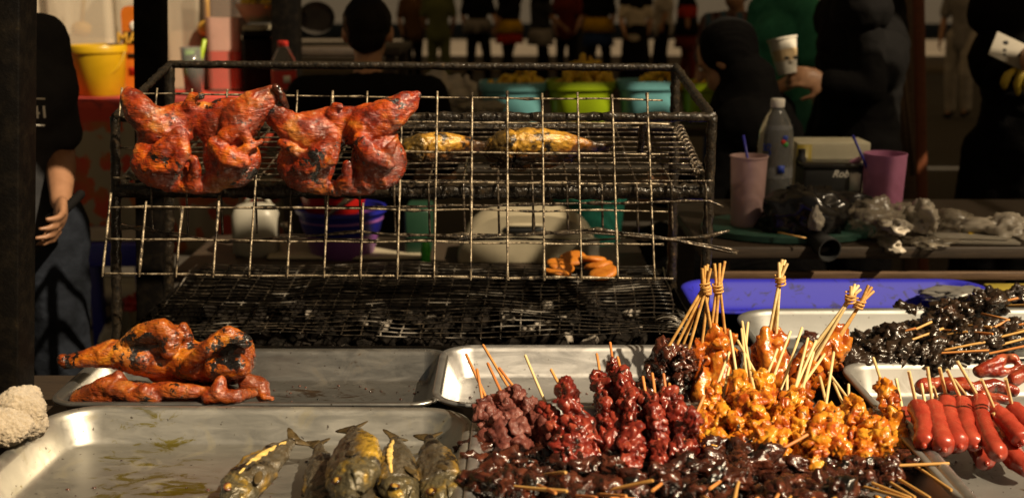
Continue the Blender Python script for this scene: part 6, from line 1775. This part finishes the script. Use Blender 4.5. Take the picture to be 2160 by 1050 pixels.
# vendor at the left in the printed black T-shirt, jeans; facing the camera's right, arm hanging
Yv = 3.0
wx = lambda px, py, Y: at(px, py, Y)
vx = wx(40, 100, Yv).x
def inv(px, py, Y, loc, yaw, s=1.0):
    return (Matrix.Translation(Vector(loc)) @ Matrix.Rotation(yaw, 4, 'Z') @ Matrix.Scale(s, 4)).inverted() @ at(px, py, Y)
loc = (vx - 0.05, Yv, 0); yw = PI
def iv(px, py, Y): return inv(px, py, Y, loc, yw)
def vendor_print(o, T):
    zz_ = 0
    for py in (208, 264):
        a, b = at(62, py, Yv - .150), at(95, py + 1, Yv - .134)
        mb = MB(); mb.beam(a, b, .003, .004); mb.build('printed_line', M['ink_white'], o)
    c_ = at(84, 238, Yv - .142)
    label_text('41', .040, c_, 'ink_white', o, rot=(R(90), 0, R(18)), name='printed_number')
vendor = person('vendor in a dark grey printed T-shirt and jeans, arm hanging, behind the left post', loc, yw, {
    'shL': iv(88, 85, Yv), 'elL': iv(128, 325, Yv + .02), 'wrL': iv(128, 425, Yv - .16), 'shR': iv(-150, 85, Yv), 'elR': iv(-190, 320, Yv), 'wrR': iv(-150, 470, Yv - .1)},
    shirt='c_charcoal', legs='c_jeans', curl=0.55, voxel=0.0055, palmL=(0.5, 0.6, 0), extra=vendor_print, skin_='skin_brown', girth=1.08)
mb = MB()
a, b = at(100, 470, Yv - .19), at(172, 405, Yv - .20)
mb.caps([at(104, 462, Yv - .17), at(140, 440, Yv - .205), at(170, 410, Yv - .17)], [.012, .012, .012], 2)
me = remesh(mb, .004, 2); link('wrist_band', me, M['c_black'], vendor)
# seated man seen from behind
ys = 4.0
sxx = at(766, 60, ys).x
person('man in black seen from behind, sitting in front of the food table', (sxx, ys, 0), 0, {'pelvis': (0, 0, .56), 'waist': (0, .02, .70), 'chest': (0, .06, .98), 'neckb': (0, .09, 1.19), 'head': (0, .135, 1.335), 'shL': (-.21, .06, 1.13), 'shR': (.21, .06, 1.13),
    'elL': (-.26, .16, .84), 'elR': (.26, .16, .84), 'wrL': (-.12, .36, .80), 'wrR': (.12, .36, .80), 'hiL': (-.09, .02, .55), 'hiR': (.09, .02, .55), 'knL': (-.14, .44, .54), 'knR': (.14, .44, .54), 'anL': (-.14, .44, .085), 'anR': (.14, .44, .085)},
    shirt='c_black', legs='c_black', girth=1.2, skin_='skin')
st = thing('stool', 'low plastic stool under the man in black', 'stool', (sxx, ys, 0))
mb = MB(); mb.lathe((sxx, ys, 0.42), [(.15, 0), (.16, .01), (.16, .025), (.15, .03)], 28); mb.build('seat', M['pl_red'], st, sharp=40)
for a in range(4):
    mb = MB(); q = R(45 + 90 * a); mb.tube([(sxx + .11 * math.cos(q), ys + .11 * math.sin(q), .42), (sxx + .15 * math.cos(q), ys + .15 * math.sin(q), 0)], .018, 8); mb.build('leg', M['pl_red'], st)
# woman in a black headscarf, facing left and bending
yh = 3.95
hx = at(1560, 130, yh).x
person('woman in a black headscarf bending over to the left behind the bottle', (hx + .10, yh, 0), PI / 2 - .45, {'pelvis': (0, -.06, .56), 'waist': (0, -.02, .70), 'chest': (0, .03, .92), 'neckb': (0, .08, 1.09), 'head': (0, .15, 1.25), 'shL': (-.16, .04, 1.05), 'shR': (.16, .04, 1.05),
    'elL': (-.22, .14, .82), 'elR': (.22, .14, .82), 'wrL': (-.10, .34, .80), 'wrR': (.10, .34, .80), 'hiL': (-.09, -.02, .55), 'hiR': (.09, -.02, .55), 'knL': (-.12, .40, .54), 'knR': (.12, .40, .54), 'anL': (-.12, .40, .085), 'anR': (.12, .40, .085)},
    shirt='c_black', sleeve='long', skirt='c_black', hair='hijab', skin_='skin', face_dir=(0, .8, -.45), girth=1.1)
st = thing('stool', 'low plastic stool under the woman in the headscarf', 'stool', (hx + .1, yh, 0))
mb = MB(); mb.lathe((hx + .14, yh, 0.40), [(.15, 0), (.16, .01), (.16, .025), (.15, .03)], 28); mb.build('seat', M['pl_navy'], st, sharp=40)
for a in range(4):
    mb = MB(); q = R(45 + 90 * a); mb.tube([(hx + .14 + .11 * math.cos(q), yh + .11 * math.sin(q), .40), (hx + .14 + .15 * math.cos(q), yh + .15 * math.sin(q), 0)], .018, 8); mb.build('leg', M['pl_navy'], st)
# person in dark clothes holding a cup out to the left
yp = 4.25
lx = at(1815, 150, yp).x
lc = (lx, yp, 0); ywc = PI / 2 + 0.25
def ic(px, py, Y): return inv(px, py, Y, lc, ywc)
person('standing woman in dark clothes reaching left with a drink cup', lc, ywc, {'elL': ic(1835, 190, yp - .18), 'wrL': ic(1742, 172, yp - .20), 'shL': ic(1822, 20, yp - .15)},
       shirt='c_brown' if False else 'c_black', sleeve='long', skirt='c_black', hair='hijab', curl=0.9, palmL=(0.1, 0.15, 0.0), girth=1.15, skin_='skin')
cc = at(1660, 150, yp - .20)
cu_ = thing('drink_cup', 'tilted clear plastic cup held by the standing woman', 'cup', cc)
k = mpp(yp - .2, 120)
cr_ = Euler((R(-8), R(-10), 0)).to_matrix()
def tilted(name, prof, m, parent):
    mb = MB(); mb.lathe((0, 0, 0), prof, 28); me = mb.mesh(name); me.set_sharp_from_angle(angle=R(40)); me.transform(cr_.to_4x4())
    o = bpy.data.objects.new(name, me); col.objects.link(o); me.materials.append(M[m]); o.parent = parent
h_ = 70 * k
M['cup_frost'] = plain('cup_frost', (0.62, 0.58, 0.50), 0.35, var=0.1)
tilted('cup_wall', [(20 * k, -.01), (30 * k, h_ - .008), (32 * k, h_ - .006), (32 * k, h_), (29 * k, h_), (19 * k, -.006)], 'cup_frost', cu_)
tilted('drink', [(20.5 * k, 0), (27.4 * k, h_ * 0.62), (27.4 * k, h_ * 0.64), (27 * k, h_ * 0.645)], 'liquid_cream', cu_)
for dx, dz in ((-0.010, .045), (0.014, .047)):
    mb = MB(); mb.ell((dx * 1.2, -26.5 * k, dz), (.009, .003, .006), None, 2); me = mb.mesh('print'); o = bpy.data.objects.new('printed_mark', me); col.objects.link(o); me.materials.append(M['ink']); o.parent = cu_
# people behind
yg = 5.6
person('person in a green T-shirt standing behind the woman with the cup', (at(1655, 60, yg).x, yg, 0), PI / 2 + 0.5, {'elL': (-.22, .02, 1.12), 'wrL': (-.16, .22, 1.02)}, shirt='c_green', legs='c_teal', girth=1.05)
person('person in a striped shirt beyond the woman in the headscarf', (at(1552, 60, 6.8).x, 6.8, 0), PI / 2 + 1.0, {}, shirt='c_stripe', legs='c_navy', girth=1.1, scale=0.93)
yw_ = 13.6
lw = (at(2025, 150, yw_).x, yw_, 0)
person('walking person in a grey shirt and pale trousers carrying a bag', lw, 2.6, {'knL': (-.10, .16, .50), 'anL': (-.10, .02, .12), 'knR': (.10, -.02, .49), 'anR': (.10, -.12, .085), 'elL': (-.26, -.02, 1.12), 'wrL': (-.34, .06, .92)}, shirt='c_grey', legs='c_pale', voxel=.010, hem=.4)
k = mpp(13.4, 110)
crumple('carrier_bag', 'pale green carrier bag hanging from the walking person', 'bag', at(2066, 118, 13.3), (20 * k, .10, 28 * k), 'bag_white', 61, sub=3, ridg=.4)
ye = 4.3
le = (at(2165, 150, ye).x, ye, 0)
def ie(px, py, Y): return inv(px, py, Y, le, PI - 0.3)
person('person in a long black robe at the right edge of the photo', le, PI - 0.3, {'elR': ie(2110, 150, ye - .05), 'wrR': ie(2150, 130, ye - .22), 'shR': ie(2100, 25, ye)}, shirt='c_black', sleeve='long', skirt='c_black', hair='hijab', girth=1.15)
mb = MB(); c = at(2138, 112, ye - .26)
mb.box(c, (0.16, 0.006, 0.085), Euler((R(-15), R(24), 0)).to_matrix())
pb = mb.build('paper_sign', M['paper'], None, bevel=.002); tag(pb, 'tilted white paper with dark marks held by the robed person', 'paper')
for dx, dz, s in ((-.040, .018, .010), (-.034, -.006, .007), (-.028, -.02, .006), (0.02, 0.0, .006)):
    mb = MB(); mb.ell(c + Euler((R(-15), R(24), 0)).to_matrix() @ Vector((dx, -.004, dz)), (s, .0015, s * .8), None, 2); mb.build('printed_mark', M['ink'], pb)
M['banana'] = plain('banana', (0.55, 0.40, 0.04), 0.5, var=0.25, scale=30)
bn_ = thing('banana_bunch', 'small bunch of yellow bananas hanging below the white paper', 'bananas', at(2150, 140, ye - .25))
for px0, px1, r_ in ((2148, 2118, .014), (2152, 2146, .014), (2160, 2166, .014)):
    pts = [at(px0, 142, ye - .25), at(px1 + 8, 158, ye - .27), at(px1, 176, ye - .27), at(px1 + 1, 188 if px1 < 2130 else 202, ye - .26)]
    mb = MB(); mb.tube([pts[0], lerp(pts[0], pts[1], .5), pts[1], lerp(pts[1], pts[2], .5), pts[2], lerp(pts[2], pts[3], .6), pts[3]], [.004, .010, r_, r_ * 1.05, r_, r_ * .8, .004], 8); mb.build('banana', M['banana'], bn_)
# the crowd across the street
CR = [(925, 'c_olive', 'c_olive', [], 16.6, 'olive top and trousers'), (1008, 'c_black', 'c_black', [(1.06, .86, 'c_grey')], 17.5, 'black clothes with a grey shirt tail'), (1075, 'c_black', 'c_black', [(1.08, .90, 'c_yellow'), (.90, .74, 'c_red')], 16.8, 'yellow and red tunic'), (1140, 'c_charcoal', 'c_black', [(.92, .68, 'c_grey')], 17.2, 'charcoal top and grey skirt'),
      (1196, 'c_maroon', 'c_black', [], 17.6, 'maroon shirt and black trousers'), (1262, 'c_black', 'c_black', [(1.08, .88, 'c_yellow'), (.87, .68, 'c_navy')], 16.9, 'yellow and dark blue tunic'), (1340, 'c_white', None, [], 16.6, 'white top and long black skirt'), (1398, 'c_pale', 'c_black', [], 18.0, 'pale shirt and black trousers'),
      (1448, 'c_red', 'c_maroon', [(1.15, .88, 'c_black'), (.88, .68, 'c_maroon')], 17.0, 'red top and black and dark red tunic'), (1226, 'c_black', 'c_charcoal', [], 19.0, 'black shirt and dark grey trousers'), (872, 'c_brown', 'c_black', [], 17.5, 'brown shirt and black trousers')]
for i, (px, sh, lg, bd_, Y, txt) in enumerate(CR):
    st_ = 0.22 * math.sin(i * 2.3)
    sw = 0.18 * math.sin(i * 1.7)
    person(f'person standing across the street in {txt}', (at(px, 80, Y).x, Y, .003), (0, PI, 1.3, -1.2, 2.6)[i % 5] + 0.4 * math.sin(i * 2.1), {'elL': (-.23, .04 + sw * .3, 1.11), 'wrL': (-.20, .16 + sw, .95), 'elR': (.23, .02 - sw * .3, 1.11), 'wrR': (.19, .14 - sw, .93), 'knL': (-.10, .06 + st_ * .5, .49), 'anL': (-.11, st_, .085), 'knR': (.10, .04 - st_ * .4, .49), 'anR': (.11, -st_, .085)},
           shirt=sh, legs=lg, skirt=None if lg else 'c_black', voxel=.015, scale=0.93 + 0.09 * math.sin(i * 3.1), hair='hijab' if (bd_ or not lg) else 'short', group='people across the street', hem=.2, girth=1.2, hijab='c_black', bands=bd_)
for o in bpy.data.objects:
    if '_w' in o: del o['_w']
